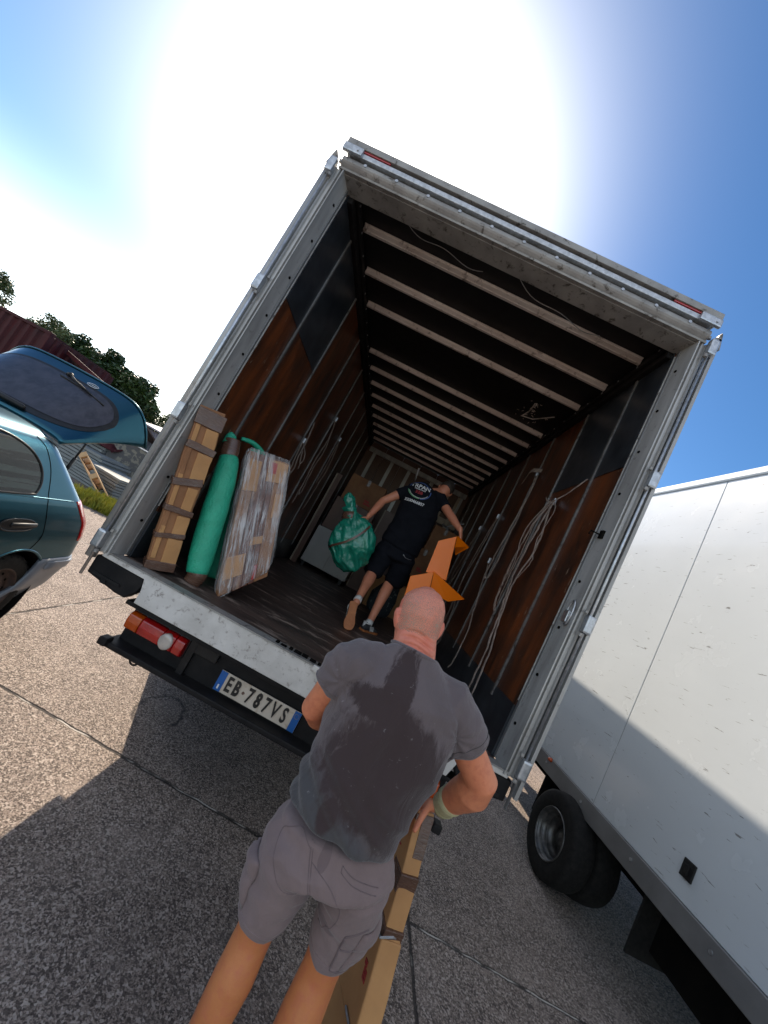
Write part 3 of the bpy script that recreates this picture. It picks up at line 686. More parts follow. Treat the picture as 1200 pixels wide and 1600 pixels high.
# shade smooth by angle
body.data.set_sharp_from_angle(angle=R(38))
def tz(z): return -itp(z, TZ)
def side_patch(name, poly, mat, off, par=car, n=14, thick=.0):
    """fills a (s,z) outline laid on the left flank"""
    cs = sum(p[0] for p in poly)/len(poly); cz = sum(p[1] for p in poly)/len(poly)
    bm = BM(); rings = []
    for k in range(1, n+1):
        f = k/n; rings.append([bm.verts.new(lp(tz(cz+(z-cz)*f)+off, cs+(s-cs)*f, cz+(z-cz)*f)) for s, z in poly])
    c = bm.verts.new(lp(tz(cz)+off, cs, cz))
    m_ = len(poly)
    for k in range(m_): bm.faces.new((c, rings[0][k], rings[0][(k+1) % m_]))
    for a, b in zip(rings, rings[1:]):
        for k in range(m_): bm.faces.new((a[k], b[k], b[(k+1) % m_], a[(k+1) % m_]))
    return obj(name, bm, mat, par, smooth=True)
def side_line(name, pts, r, mat, off=.0, par=car, closed=False, n=6, nn=8):
    P = [p for p in smooth_path([(a, b, 0) for a, b in pts], n)]
    bm = BM(); add_tube(bm, [lp(tz(p.y)+off, p.x, p.y) for p in P], r, nn); return obj(name, bm, mat, par, smooth=True)
win = [(-.62, 1.405), (-.43, 1.402), (-.28, 1.375), (-.16, 1.325), (-.085, 1.25), (-.065, 1.16), (-.10, 1.085), (-.16, 1.068), (-.5, 1.058), (-.82, 1.055), (-.84, 1.2), (-.80, 1.40)]
wp = [(p.x, p.y) for p in smooth_path([(a, b, 0) for a, b in win+[win[0]]], 5)][:-1]
gw = side_patch('side_window', wp, 'side_glass', .004)
side_line('window_seal', win+[win[0]], .009, 'seal', .004, gw)
w2 = [(-.92, 1.055), (-.90, 1.39), (-1.2, 1.385), (-1.5, 1.30), (-1.85, 1.10), (-1.82, 1.055)]
gw2 = side_patch('side_window', [(p.x, p.y) for p in smooth_path([(a, b, 0) for a, b in w2+[w2[0]]], 3)][:-1], 'side_glass', .004)
side_line('window_seal', w2+[w2[0]], .009, 'seal', .004, gw2)
side_line('door_gap', [(-.12, 1.43), (-.05, 1.385), (.0, 1.30), (.022, 1.2), (.022, 1.05), (.05, .95), (.075, .88), (.10, .78), (.08, .70), (.05, .655)], .0035, 'void', -.0005)
side_line('roof_gutter', [(-1.3, 1.452), (-.6, 1.456), (-.2, 1.45), (.0, 1.43), (.08, 1.40)], .004, 'seal', .0)
side_line('waist_crease', [(-1.8, 1.045), (-.6, 1.05), (.0, 1.05), (.30, 1.05)], .005, 'teal', .0005)
# door handle: oval dish with a grip bar
hp = [(-.17+.145*math.copysign(abs(math.cos(a))**.8, math.cos(a)), .852+.043*math.copysign(abs(math.sin(a))**.8, math.sin(a))) for a in np.linspace(0, 2*PI, 28)[:-1]]
hd_ = side_patch('door_handle', hp, 'seal', .006)
side_line('handle_rim', hp+[hp[0]], .006, 'seal', .006, hd_, n=1)
bm = BM(); loft(bm, [(lp(.022, -.27, .868), .010, .016), (lp(.026, -.17, .868), .010, .018), (lp(.022, -.06, .868), .010, .016)], side=(1, 0, 0), n=14); obj('handle_grip', bm, 'seal', hd_, smooth=True)
# wheels, arch lips
for s0 in (0, -2.53):
    for x0, sg in ((-.115, 1), (-CW+.115, -1)):
        ax = (MC.to_3x3() @ Vector((sg, 0, 0)))
        c = lp(x0, s0, .298)
        bm = BM(); wheel_ring(bm, c, ax, [(-.08, .19), (-.09, .23), (-.085, .275), (-.07, .293), (.0, .298), (.065, .293), (.082, .275), (.088, .235), (.082, .192)], 56); wl = obj('wheel', bm, 'rubber', car, smooth=True)
        bm = BM(); wheel_ring(bm, c, ax, [(.080, .196), (.086, .190), (.078, .182), (.05, .176), (.038, .160), (.045, .135), (.052, .12), (.060, .10), (.062, .07), (.050, .055), (.050, .0001)], 48); rm_ = obj('rim', bm, 'rusty_rim', wl, smooth=True)
        e1 = Vector((0, 0, 1)); e2 = ax.cross(e1)
        for k in range(12):
            a = k*PI/6; q = c+(e1*math.cos(a)+e2*math.sin(a))*.142; bm = BM(); add_tube(bm, [q+ax*.040, q+ax*.0475], .0095, 10); obj('rim_hole', bm, 'void', rm_)
        bm = BM()
        for k in range(0, 56, 2):
            a = 2*PI*k/56; d = e1*math.cos(a)+e2*math.sin(a)
            add_tube(bm, [c+d*.2985+ax*.02, c+d*.293+ax*.072, c+d*.277+ax*.084], .004, 5)
        obj('tread', bm, 'rubber', wl)
for s0 in (0, -2.53):
    side_line('wheel_arch', [(s0+.358*math.cos(a), .30+.358*math.sin(a)) for a in np.linspace(-.28, PI+.28, 22)], .010, 'teal', -.004, n=2)
# inner arch liner
for s0 in (0, -2.53):
    bm = BM(); wheel_ring(bm, lp(-.18, s0, .30), MC.to_3x3() @ Vector((1, 0, 0)), [(-.15, .352), (.16, .352), (.16, .350), (-.15, .350)], 40); obj('arch_liner', bm, 'void', car)
# tail light wrapping round the corner, bumper and strip
def corner_strip(name, z0, z1, k0, k1, off, mat, par=car, nz=10, mirror=False, bot=None):
    bm = BM(); rows = []
    for i in range(nz+1):
        z = z0+(z1-z0)*i/nz; o = outline(z, off); oi = outline(z, off-.05); 
        ks = range(k0, k1); row = [bm.verts.new(lp(*(o[k] if not mirror else (-CW-o[k][0], o[k][1])), z)) for k in ks]; rows.append(row)
    for a, b in zip(rows, rows[1:]):
        for k in range(len(a)-1): bm.faces.new((a[k], a[k+1], b[k+1], b[k]))
    o = obj(name, bm, mat, par, smooth=True); md = o.modifiers.new('solid', 'SOLIDIFY'); md.thickness = .03; md.offset = -1
    return o
# index layout: 12 front + 40 side + 14 rear corner
for mi in (False, True):
    corner_strip('tail_light', .72, 1.055, 53, 64, .006, 'red_light', mirror=mi)
    corner_strip('bumper_strip', .475, .54, 50, 66, .022, 'bumper', mirror=mi)
bp_ = corner_strip('rear_bumper', .175, .565, 49, 66, .009, 'bumper'); corner_strip('rear_bumper', .175, .565, 49, 66, .009, 'bumper', mirror=True)
bm = BM(); rows = []
for z in np.linspace(.2, .56, 6):
    o = outline(z, .009); a, b = o[65], o[66]; rows.append([bm.verts.new(lp(a[0]+(b[0]-a[0])*f, a[1], z)) for f in np.linspace(0, 1, 5)])
for a, b in zip(rows, rows[1:]):
    for k in range(4): bm.faces.new((a[k], a[k+1], b[k+1], b[k]))
obj('bumper_centre', bm, 'bumper', car, smooth=True)
# tailgate: doubly curved panel hinged on the roof edge
tg = thing('tailgate', '', '', CO); del tg['label'], tg['category']; tg.parent = car; tg.location = (0, 0, 0)
def gate(u, v, off=0.0):
    hw = .56+.20*min(u, 1)**.8
    def raw(u, v):
        s = .14+.60*u+.05*math.sin(PI*min(max(u, 0), 1)); z = 1.487+.55*u+.045*math.sin(PI*min(max(u, 0), 1))
        d = abs(v)**(2.8+5.0*max(u, 0))*(.03+.31*u)+.035*v*v*u; edge = max(0, abs(v)-.90)*.18
        hw = .56+.19*max(u, 0)**.8
        return Vector((-CW/2+v*hw, s+d*.38, z-d*.92-edge))
    p = raw(u, v)
    if off:
        e = .01; n = (raw(u+e, v)-raw(u-e, v)).cross(raw(u, v+e)-raw(u, v-e)).normalized()
        if n.z < 0: n = -n
        p = p+n*off
    return MC @ p
bm = BM(); NU, NV = 26, 44
G = [[bm.verts.new(gate(i/NU, -1+2*j/NV)) for j in range(NV+1)] for i in range(NU+1)]
for i in range(NU):
    for j in range(NV): bm.faces.new((G[i][j], G[i][j+1], G[i+1][j+1], G[i+1][j]))
gp = obj('tailgate_panel', bm, 'teal', tg, smooth=True); md = gp.modifiers.new('solid', 'SOLIDIFY'); md.thickness = .035; md.offset = 1 if gp.data.polygons[0].normal.z < 0 else -1
def gate_blob(name, uc, vc, ru, rv, mat, off, par=tg, pw_=3.0, n=12, skew=.35):
    bm = BM(); rings = []; K = 56
    for k in range(1, n+1):
        f = k/n; row = []
        for q in range(K):
            a = 2*PI*q/K; c, s_ = math.cos(a), math.sin(a)
            uu_ = math.copysign(abs(s_)**(2/pw_), s_)*f; vv = math.copysign(abs(c)**(2/pw_), c)*f
            vv *= 1-skew*max(0, uu_)**2
            row.append(bm.verts.new(gate(uc+ru*uu_, vc+rv*vv, off)))
        rings.append(row)
    c0 = bm.verts.new(gate(uc, vc, off))
    for k in range(K): bm.faces.new((c0, rings[0][k], rings[0][(k+1) % K]))
    for a, b in zip(rings, rings[1:]):
        for k in range(K): bm.faces.new((a[k], b[k], b[(k+1) % K], a[(k+1) % K]))
    return obj(name, bm, mat, par, smooth=True)
gate_blob('window_border', .42, 0, .37, .90, 'seal', .003, pw_=3.6, skew=.16)
gate_blob('rear_window', .425, 0, .315, .845, 'glass', .006, pw_=3.6, skew=.16)
bm = BM(); add_tube(bm, [gate(.76, .02, .02), gate(.70, .12, .028), gate(.62, .42, .022)], [.012, .010, .007], 8); add_tube(bm, [gate(.685, -.05, .012), gate(.66, .28, .014), gate(.60, .62, .012)], .007, 6)
loft(bm, [(gate(.78, -.02, .0), .03, .022), (gate(.765, .02, .024), .024, .018)], cap=.5)
obj('rear_wiper', bm, 'seal', tg, smooth=True)
bm = BM(); pts = [gate(.82+.035*math.sin(a), .26+.07*math.cos(a), .004) for a in np.linspace(0, 2*PI, 22)]; add_tube(bm, pts, .004, 6); add_tube(bm, [gate(.82, .20, .004), gate(.82, .32, .004)], .004, 6); obj('badge', bm, 'zinc', tg, smooth=True)
bm = BM(); add_tube(bm, [gate(1.0, -1+2*j/30, .004) for j in range(31)], .009, 8); obj('gate_edge', bm, 'teal', tg, smooth=True)
bm = BM(); loft(bm, [(gate(.06, -.35, .02), .02, .02), (gate(.05, -.05, .035), .022, .02), (gate(.06, .30, .02), .02, .02)], side=(0, 0, 1), cap=.9); obj('gate_grip', bm, 'seal', tg, smooth=True)
bm = BM(); a = lp(-.29, .37, 1.16); b = lp(-.25, .36, 1.52); add_tube(bm, [a, a+(b-a)*.55], .014, 10); add_tube(bm, [a+(b-a)*.55, b], .008, 8); obj('gas_strut', bm, 'seal', car, smooth=True)
# ============================================================ LOAD INSIDE THE TRUCK
def frame_box(name, base, ux, uy, uz, sx, sy, sz, mat, parent=None, bev=.004, wob=0, sub=0):
    """box from a base point (centre of bottom) along three axes"""
    ux, uy, uz = Vector(ux).normalized(), Vector(uy).normalized(), Vector(uz).normalized(); base = Vector(base); bm = BM()
    nx, ny, nz = (max(1, int(sx/.05)), max(1, int(sy/.05)), max(1, int(sz/.05))) if wob else (1, 1, 1)
    bmesh.ops.create_cube(bm, size=1)
    for v in bm.verts: v.co = base+ux*v.co.x*sx+uy*v.co.y*sy+uz*(v.co.z+.5)*sz
    if wob:
        bmesh.ops.subdivide_edges(bm, edges=bm.edges, cuts=sub or 7, use_grid_fill=True)
        for v in bm.verts:
            nn = noise.noise_vector(v.co*7)*wob+noise.noise_vector(v.co*21)*wob*.35; v.co += nn
    o = obj(name, bm, mat, parent, smooth=False)
    if bev: b = o.modifiers.new('bevel', 'BEVEL'); b.width = bev; b.segments = 2; b.limit_method = 'ANGLE'; b.angle_limit = R(50)
    return o
# --- tall carton package leaning on the left wall
P0 = Vector((.205, .145, 1.130)); P1 = Vector((.045, .045, 2.115)); uz = (P1-P0).normalized(); Lp = (P1-P0).length
pk = thing('carton_package', 'tall narrow cardboard package bound with brown tape, against the left wall inside', 'package', P0)
ux = Vector((.78, .62, 0)); ux = (ux-uz*ux.dot(uz)).normalized(); uy = uz.cross(ux)
frame_box('carton', P0, ux, uy, uz, .150, .075, Lp, 'card_dark', pk, wob=.006, sub=9)
random.seed(5)
for k, (a, b, sx_) in enumerate([(.05, .20, .05), (.215, .34, .0), (.37, .52, .05), (.56, .73, .0), (.76, .88, .02)]):
    c = P0+uz*(Lp*a)+ux*(.034+.004*(k % 2))+uy*(.0)
    frame_box('carton_pad', c, ux, uy, uz, .084-.012*(k % 3), .094, Lp*(b-a), 'card', pk, wob=.005, sub=6)
    c = P0+uz*(Lp*(a+.02))+ux*(-.052)
    frame_box('carton_edge', c, ux, uy, uz, .026, .090, Lp*(b-a+.05), 'card_dark' if k % 2 else 'card', pk, wob=.004, sub=4)
for k, (a, h, tl) in enumerate([(.0, .055, .0), (.20, .028, -.12), (.35, .035, .10), (.525, .045, -.18), (.735, .045, .12), (.885, .10, .06)]):
    c = P0+uz*(Lp*a); uzt = (uz+ux*tl*1.1).normalized(); uxt = (ux-uzt*ux.dot(uzt)).normalized()
    frame_box('tape_band', c, uxt, uzt.cross(uxt), uzt, .163, .101, Lp*h, 'tape', pk, wob=.005, sub=7)
# --- green foam roll
def roll(name, pts, rad, mat, par, n=22, wob=.004):
    bm = BM(); sp_ = smooth_path(pts, 8); m_ = len(sp_); rr_ = list(np.interp(np.linspace(0, 1, m_), np.linspace(0, 1, len(rad)), rad))
    loft(bm, [(p, r_*1.0, r_*.82) for p, r_ in zip(sp_, rr_)], side=(1, .3, 0), n=n, cap=.15)
    for v in bm.verts: v.co += noise.noise_vector(v.co*9)*wob
    return obj(name, bm, mat, par, smooth=True)
g0 = Vector((.400, .25, 1.13)); g1 = Vector((.13, .31, 1.985))
gr = thing('green_roll', 'long green foam wrapped roll with taped ends, leaning upright beside the tall carton', 'package', g0)
d_ = (g1-g0)
roll('foam_sleeve', [g0+d_*.07, g0+d_*.3, g0+d_*.6+Vector((.01, 0, 0)), g0+d_*.85+Vector((.012, 0, .0)), g0+d_*.93], [.062, .078, .078, .074, .066, .054], 'green_foam', gr)
roll('taped_end', [g0+Vector((-.02, 0, -.005)), g0+d_*.05, g0+d_*.085], [.05, .058, .061], 'tape', gr, wob=.006)
roll('taped_end', [g0+d_*.915, g0+d_*.97, g0+d_*1.06], [.050, .056, .048], 'tape', gr, wob=.006)
roll('sleeve_tip', [g0+d_*1.03+Vector((-.012, 0, 0)), g0+d_*1.075+Vector((-.015, 0, .0)), g0+d_*1.10], [.05, .034, .022], 'green_foam', gr)
# --- second green bundle behind
b0 = Vector((.36, .62, 1.13)); b1 = Vector((.17, .62, 2.06))
gb = thing('green_roll', 'second green foam roll, mostly hidden behind the wrapped boards', 'package', b0)
d_ = b1-b0
roll('foam_sleeve', [b0+Vector((0, 0, .0)), b0+d_*.5, b0+d_*.98, b1], [.06, .065, .06, .04], 'green_foam', gb)
roll('foam_flap', [b1+Vector((-.10, -.12, .03)), b1+Vector((-.04, -.06, .05)), b1+Vector((.03, .0, .02)), b1+Vector((.08, .03, -.06))], [.015, .022, .022, .018], 'green_foam', gb)
# --- stretch wrapped boards
w0 = Vector((.655, .40, 1.128)); w1 = Vector((.30, .52, 2.07)); uz = (w1-w0).normalized(); Lw = (w1-w0).length
wr = thing('wrapped_boards', 'bundle of reddish brown panels and cardboard under clear stretch film, leaning beside the green roll', 'package', w0)
ux = Vector((.80, .60, .06)); ux = (ux-uz*ux.dot(uz)).normalized(); uy = uz.cross(ux)
MT['wood_red'] = M('reddish_wood_panels', (.17, .05, .022), (.085, .026, .013), 5, st=(6, 6, .5), rough=.5, dirt=(.34, .19, .11), dscale=6, dlo=.5, dhi=.6, dst=(1, 1, .3))
def wpt(x, y, u_): lift = max(0, x+.15)*.58*(1-u_); return w0+ux*x+uy*y+uz*(Lw*u_+lift)
def wboard(nm, x0, x1, u0, u1, y0, y1, mat):
    bm = BM(); nseg = 8; rows = []
    for i in range(nseg+1):
        u_ = u0+(u1-u0)*i/nseg; j = .004*noise.noise(Vector((x0*9, u_*6, 0))); rows.append([bm.verts.new(wpt(x, y+j, u_)) for x, y in ((x0, y0), (x1, y0), (x1, y1), (x0, y1))])
    for r0, r1 in zip(rows, rows[1:]):
        for k in range(4): bm.faces.new((r0[k], r0[(k+1) % 4], r1[(k+1) % 4], r1[k]))
    bm.faces.new(rows[0][::-1]); bm.faces.new(rows[-1]); return obj(nm, bm, mat, wr, bevel=.003)
for x0, x1, y0, mt_ in ((-.15, -.075, -.036, 'card_dark'), (-.072, -.020, -.040, 'wood_red'), (-.017, .020, -.034, 'wood_red'), (.023, .058, -.040, 'wood_red'), (.061, .148, -.036, 'card_dark')): wboard('board', x0, x1, .004, .985, y0, .036, mt_)
for x0, x1, u0, u1, mt_ in ((-.147, -.03, .10, .25, 'card'), (.0, .146, .79, .97, 'card'), (.085, .146, .50, .70, 'card'), (-.146, -.05, .70, .93, 'card'), (.07, .146, .06, .30, 'card_dark'), (-.02, .06, .30, .36, 'card')): wboard('carton_pad', x0, x1, u0, u1, -.045, .044, mt_)
for x0, x1, u0, u1 in ((.02, .06, .86, .95), (.035, .06, .03, .14)): wboard('red_label', x0, x1, u0, u1, -.0475, -.0455, 'redprint')
def film(nt, p, t):
    def dt(v):
        q = nt.nodes.new('ShaderNodeVectorMath'); q.operation = 'DOT_PRODUCT'; q.inputs[1].default_value = v; nt.links.new(t, q.inputs[0]); return q.outputs['Value']
    def vec(su, sv, sk):
        c = nt.nodes.new('ShaderNodeCombineXYZ'); nt.links.new(_math(nt, 'ADD', _math(nt, 'MULTIPLY', dt(ux), su), _math(nt, 'MULTIPLY', dt(uz), sk)), c.inputs[0]); nt.links.new(_math(nt, 'MULTIPLY', dt(uy), su), c.inputs[1]); nt.links.new(_math(nt, 'MULTIPLY', dt(uz), sv), c.inputs[2]); return c.outputs[0]
    n1 = _noise(nt, vec(34, 2.2, 2.0), 1.3, 4, .6, dist=.25); n2 = _noise(nt, vec(80, 3.5, -9.0), 1.2, 3, .6, dist=.15); n4 = _noise(nt, t, 4, 3, .5)
    a = _math(nt, 'MULTIPLY', _ramp(nt, n1, .43, .68), .85)
    a = _math(nt, 'ADD', a, _math(nt, 'MULTIPLY', _ramp(nt, n2, .56, .68), .38)); a = _math(nt, 'ADD', _math(nt, 'MULTIPLY', a, _ramp(nt, n4, .30, .60)), .10)
    nt.links.new(a, p.inputs['Alpha']); p.inputs['Base Color'].default_value = (.74, .73, .73, 1); p.inputs['Roughness'].default_value = .16
    b = nt.nodes.new('ShaderNodeBump'); b.inputs['Distance'].default_value = .02; nt.links.new(_math(nt, 'ADD', n1, _math(nt, 'MULTIPLY', n2, .5)), b.inputs['Height']); nt.links.new(b.outputs[0], p.inputs['Normal'])
    p.inputs['Specular IOR Level'].default_value = .8
custom('stretch_film', film)
bm = BM(); bmesh.ops.create_cube(bm, size=1); bmesh.ops.subdivide_edges(bm, edges=bm.edges, cuts=22, use_grid_fill=True)
for v in bm.verts:
    c = v.co; rx = 1-.10*max(0, abs(c.z)-.42)/.08; 
    lift = (c.x+.5)*.21*(.5-c.z); p = w0+ux*c.x*.315*rx+uy*c.y*.104*rx+uz*((c.z+.5)*Lw*1.008+lift)
    loc = Vector((c.x*9, c.y*9, c.z*1.5)); v.co = p+(ux*c.x+uy*c.y)*(.02*noise.noise(loc*2.0))+noise.noise_vector(loc*3)*.006
obj('stretch_film', bm, 'stretch_film', wr, smooth=True)

# --- far load: cabinet, boxes, furniture
def carton(name, label, lo, hi, mat='card', rot=0, group=None, cat='box', red=None, tape=True):
    c = Vector(((lo[0]+hi[0])/2, (lo[1]+hi[1])/2, lo[2])); o = thing(name, label, cat, c, group)
    RZ = Matrix.Rotation(R(rot), 3, 'Z'); bm = BM(); add_box(bm, lo, hi, rot=RZ); b = obj('carton', bm, mat, o, bevel=.006)
    if tape:
        bm = BM(); m_ = (lo[0]+hi[0])/2
        add_box(bm, (m_-.025, lo[1]-.0025, hi[2]-.10), (m_+.025, hi[1]+.0025, hi[2]+.003), rot=RZ, piv=(Vector(lo)+Vector(hi))/2+Vector((0, 0, 0))); obj('tape_band', bm, 'tape', o)
    if red:
        bm = BM(); x, z, w_, h_ = red; add_box(bm, (x, lo[1]-.002, z), (x+w_, lo[1]-.0005, z+h_*.42)); add_box(bm, (x, lo[1]-.002, z+h_*.55), (x+w_*.7, lo[1]-.0005, z+h_)); obj('red_print', bm, 'redprint', o)
    return o
cb_ = thing('cabinet', 'pale two door cabinet standing at the left of the far load', 'cabinet', (.60, 4.4, ZF))
for lo, hi, nm, mt_ in (((.22, 4.05, 1.20), (1.02, 4.5, 1.83), 'cabinet_body', 'cabinet'),):
    bm = BM(); add_box(bm, lo, hi); obj(nm, bm, mt_, cb_, bevel=.004)
for x in (.225, .627): bm = BM(); add_box(bm, (x, 4.03, 1.215), (x+.39, 4.049, 1.82)); obj('cabinet_door', bm, 'cabinet', cb_, bevel=.003)
for x in (.25, .93): bm = BM(); add_box(bm, (x, 4.08, 1.121), (x+.05, 4.13, 1.20)); obj('foot', bm, 'seal', cb_)
carton('cardboard_box', 'large cardboard box with a red mark, on top of the pale cabinet', (.30, 4.12, 2.40), (.93, 4.6, 2.86), 'card_dark', 0, None, red=(.68, 2.46, .12, .08))
carton('cardboard_box', 'flat cardboard box between the cabinet top and the large box above', (.25, 4.1, 1.835), (.95, 4.55, 2.395), 'furn', 0)
carton('cardboard_box', 'cardboard box in the upper right of the far load, beside the plywood wall', (1.92, 4.2, 2.28), (2.34, 4.7, 2.74), 'card_dark', 0)
carton('cardboard_box', 'wide cardboard box stacked in the middle right of the far load', (1.62, 4.1, 1.79), (2.32, 4.6, 2.275), 'card_dark', 0, red=(1.95, 1.9, .1, .06))
carton('cardboard_box', 'cardboard box on the floor beyond the striding man', (1.38, 3.4, ZF+.002), (1.95, 3.95, 1.60), 'card', 8, red=(1.60, 1.30, .14, .07))
carton('cardboard_box', 'reddish box on the floor at the foot of the right wall', (2.0, 3.3, ZF+.002), (2.33, 3.75, 1.50), 'furn', 0)
for i, (x0, x1, z0, z1, y, lb) in enumerate(((1.04, 1.34, ZF+.002, 2.60, 4.5, 'brown wardrobe panel standing right of the pale cabinet'), (1.37, 1.60, ZF+.002, 2.9, 4.7, 'tall brown wardrobe panel behind the man in black'), (.10, .20, ZF+.002, 2.7, 3.9, 'narrow dark panel upright along the left wall'))):
    t_ = thing('furniture_panel', lb, 'panel', ((x0+x1)/2, y, ZF)); bm = BM(); add_box(bm, (x0, y, z0), (x1, y+.06, z1)); obj('board', bm, 'furn', t_, bevel=.003)
    bm = BM(); add_box(bm, (x0-.001, y-.012, z0+.01), (x0+.022, y-.001, z1-.01)); obj('edge_strip', bm, 'wood_strip', t_)
t_ = thing('bed_frame', 'bed side rails of pale wood leaning upright at the right of the far load', 'bed frame', (2.1, 4.9, ZF))
for x, tl in ((1.86, .20), (2.06, .24)):
    bm = BM(); quad_slab(bm, [(x, 4.85, ZF+.01), (x+.05, 4.85, ZF+.01), (x+.05+tl*.3, 4.95, 3.5), (x+tl*.3, 4.95, 3.5)], .03); obj('side_rail', bm, 'wood_strip', t_)
bm = BM(); add_box(bm, (1.88, 4.97, 2.9), (2.34, 5.0, 3.02)); obj('cross_rail', bm, 'wood_strip', t_)
t_ = thing('patterned_bag', 'dark speckled bag slumped behind the man in black', 'bag', (1.62, 2.95, ZF))
bm = BM(); loft(bm, [((1.62, 2.95, ZF+.09), .16, .14), ((1.63, 2.95, ZF+.26), .17, .15), ((1.66, 2.97, ZF+.42), .11, .10)], n=20, cap=.7)
for v in bm.verts: v.co += noise.noise_vector(v.co*8)*.03
MT['speck'] = M('speckled_cloth', (.02, .03, .035), (.15, .2, .2), 22, lo=.58, hi=.64, rough=.8)
obj('bag_body', bm, 'speck', t_, smooth=True)
bm = BM(); add_tube(bm, [(1.55, 2.9, ZF+.45), (1.6, 2.88, ZF+.60), (1.72, 2.9, ZF+.58), (1.74, 2.93, ZF+.45)], .01, 6); obj('bag_handle', bm, 'seal', t_)
t_ = thing('bicycle_pump', 'small pale metal tool lying on top of the box at the right', 'tool', (2.15, 4.05, 2.76))
bm = BM(); add_tube(bm, [(2.07, 4.1, 2.765), (2.30, 4.0, 2.93)], .010, 8); add_tube(bm, [(2.10, 4.1, 2.762), (2.0, 4.05, 2.765)], .016, 8); obj('shaft', bm, 'zinc', t_)

# --- lashing straps hanging on the wall rails
def strap(label, lines, at):
    t_ = thing('lashing_strap', label, 'strap', at, 'webbing straps hanging on the wall rails')
    for pts, wd, nrm_ in lines:
        bm = BM(); sp_ = smooth_path(pts, 7); sp_ = [p+Vector((.008*noise.noise(p*7), .020*noise.noise(p*5+Vector((k, 0, 0))), 0)) for k, p in enumerate(sp_)]
        ribbon(bm, sp_, nrm_, [wd*1.15*(.75+.35*noise.noise(p*6+Vector((k*3, 0, 0)))) for p in sp_], .003); obj('webbing', bm, 'strap', t_, smooth=False)
    bm = BM(); a = Vector(at); add_box(bm, a-Vector((.012, .02, .03)), a+Vector((.012, .02, .03)), bev=.005); obj('buckle', bm, 'zinc', t_)
X = 2.385
strap('thick bundle of pale webbing slung between two rails on the right wall', [
    ([(X, 1.10, 2.94), (X-.01, .98, 2.87), (X-.025, .86, 2.84), (X-.01, .62, 2.90), (X, .46, 2.97)], .014, (0, .2, 1)),
    ([(X-.02, .90, 2.86), (X-.05, .95, 2.65), (X-.05, 1.02, 2.40), (X-.04, 1.06, 2.15), (X-.02, 1.08, 1.95), (X-.015, 1.0, 1.86)], .038, (0, 1, 0)),
    ([(X-.02, .86, 2.85), (X-.07, .86, 2.62), (X-.055, .92, 2.36), (X-.06, .90, 2.10), (X-.03, .98, 1.92)], .034, (0.3, 1, 0)),
    ([(X-.02, .83, 2.85), (X-.05, .79, 2.66), (X-.065, .80, 2.44), (X-.05, .86, 2.2), (X-.04, .84, 2.02), (X-.03, .80, 1.80), (X-.03, .74, 1.55), (X-.03, .72, 1.20)], .030, (0, 1, .1)),
    ([(X-.02, .88, 2.84), (X-.04, .72, 2.60), (X-.03, .72, 2.40), (X-.045, .80, 2.12), (X-.03, .78, 1.86), (X-.03, .66, 1.55), (X-.03, .62, 1.18)], .028, (0, 1, 0)),
    ([(X-.02, .92, 2.84), (X-.08, .98, 2.56), (X-.06, .94, 2.28), (X-.04, 1.04, 2.06)], .030, (.6, 1, 0)),
    ([(X-.02, .80, 2.83), (X-.03, .69, 2.70), (X-.04, .75, 2.50), (X-.03, .70, 2.30), (X-.04, .78, 2.16)], .026, (.3, 1, 0))], (X, .88, 2.86))
strap('long looped strap hanging from the third rail of the right wall', [
    ([(X, 1.72, 3.32), (X-.01, 1.62, 3.05), (X-.02, 1.66, 2.7), (X-.02, 1.70, 2.4), (X-.02, 1.72, 2.2), (X-.02, 1.66, 2.12), (X-.02, 1.56, 2.2), (X-.02, 1.56, 2.5), (X-.01, 1.60, 2.85), (X, 1.66, 3.3)], .036, (0, 1, 0)),
    ([(X, 1.60, 3.34), (X-.03, 1.85, 3.38), (X, 2.1, 3.31)], .04, (0, 0, 1))], (X, 1.70, 3.33))
strap('strap hanging low from the fourth rail of the right wall', [([(X, 2.44, 2.9), (X-.02, 2.42, 2.5), (X-.03, 2.5, 2.0), (X-.03, 2.3, 1.7), (X-.03, 2.2, 1.35), (X-.02, 2.32, 1.2)], .034, (0, 1, 0)), ([(X, 2.46, 2.9), (X-.03, 2.55, 2.3), (X-.03, 2.45, 1.8), (X-.03, 2.4, 1.3)], .03, (0, 1, 0))], (X, 2.45, 2.92))
strap('thin dark strap near the floor in the right corner behind the shaven head', [([(X, 1.9, 2.3), (X-.02, 1.6, 1.9), (X-.04, 1.35, 1.6), (X-.05, 1.3, 1.35), (X-.03, 1.45, 1.22)], .02, (0, 1, 0))], (X, 1.9, 2.32))
strap('strap hanging from a far rail of the right wall', [([(X, 3.11, 2.8), (X-.02, 3.0, 2.3), (X-.03, 3.1, 1.9), (X-.03, 3.0, 1.6)], .04, (0, 1, 0)), ([(X, 3.12, 2.8), (X-.03, 3.2, 2.2), (X-.03, 3.15, 1.7)], .035, (0, 1, 0))], (X, 3.12, 2.82))
X = .062
strap('knotted strap on the third rail of the left wall', [
    ([(X, 1.77, 2.75), (X+.02, 1.80, 2.5), (X+.04, 1.74, 2.35), (X+.03, 1.84, 2.2), (X+.03, 1.70, 2.0)], .035, (0, 1, 0)), ([(X, 1.78, 2.5), (X+.05, 1.9, 2.4), (X+.05, 1.88, 2.3), (X+.03, 1.82, 2.42), (X+.04, 1.95, 2.25)], .03, (0, 1, 0)),
    ([(X, 1.76, 2.5), (X+.03, 1.70, 2.3), (X+.03, 1.78, 2.1)], .03, (0, 1, 0))], (X+.003, 1.77, 2.52))
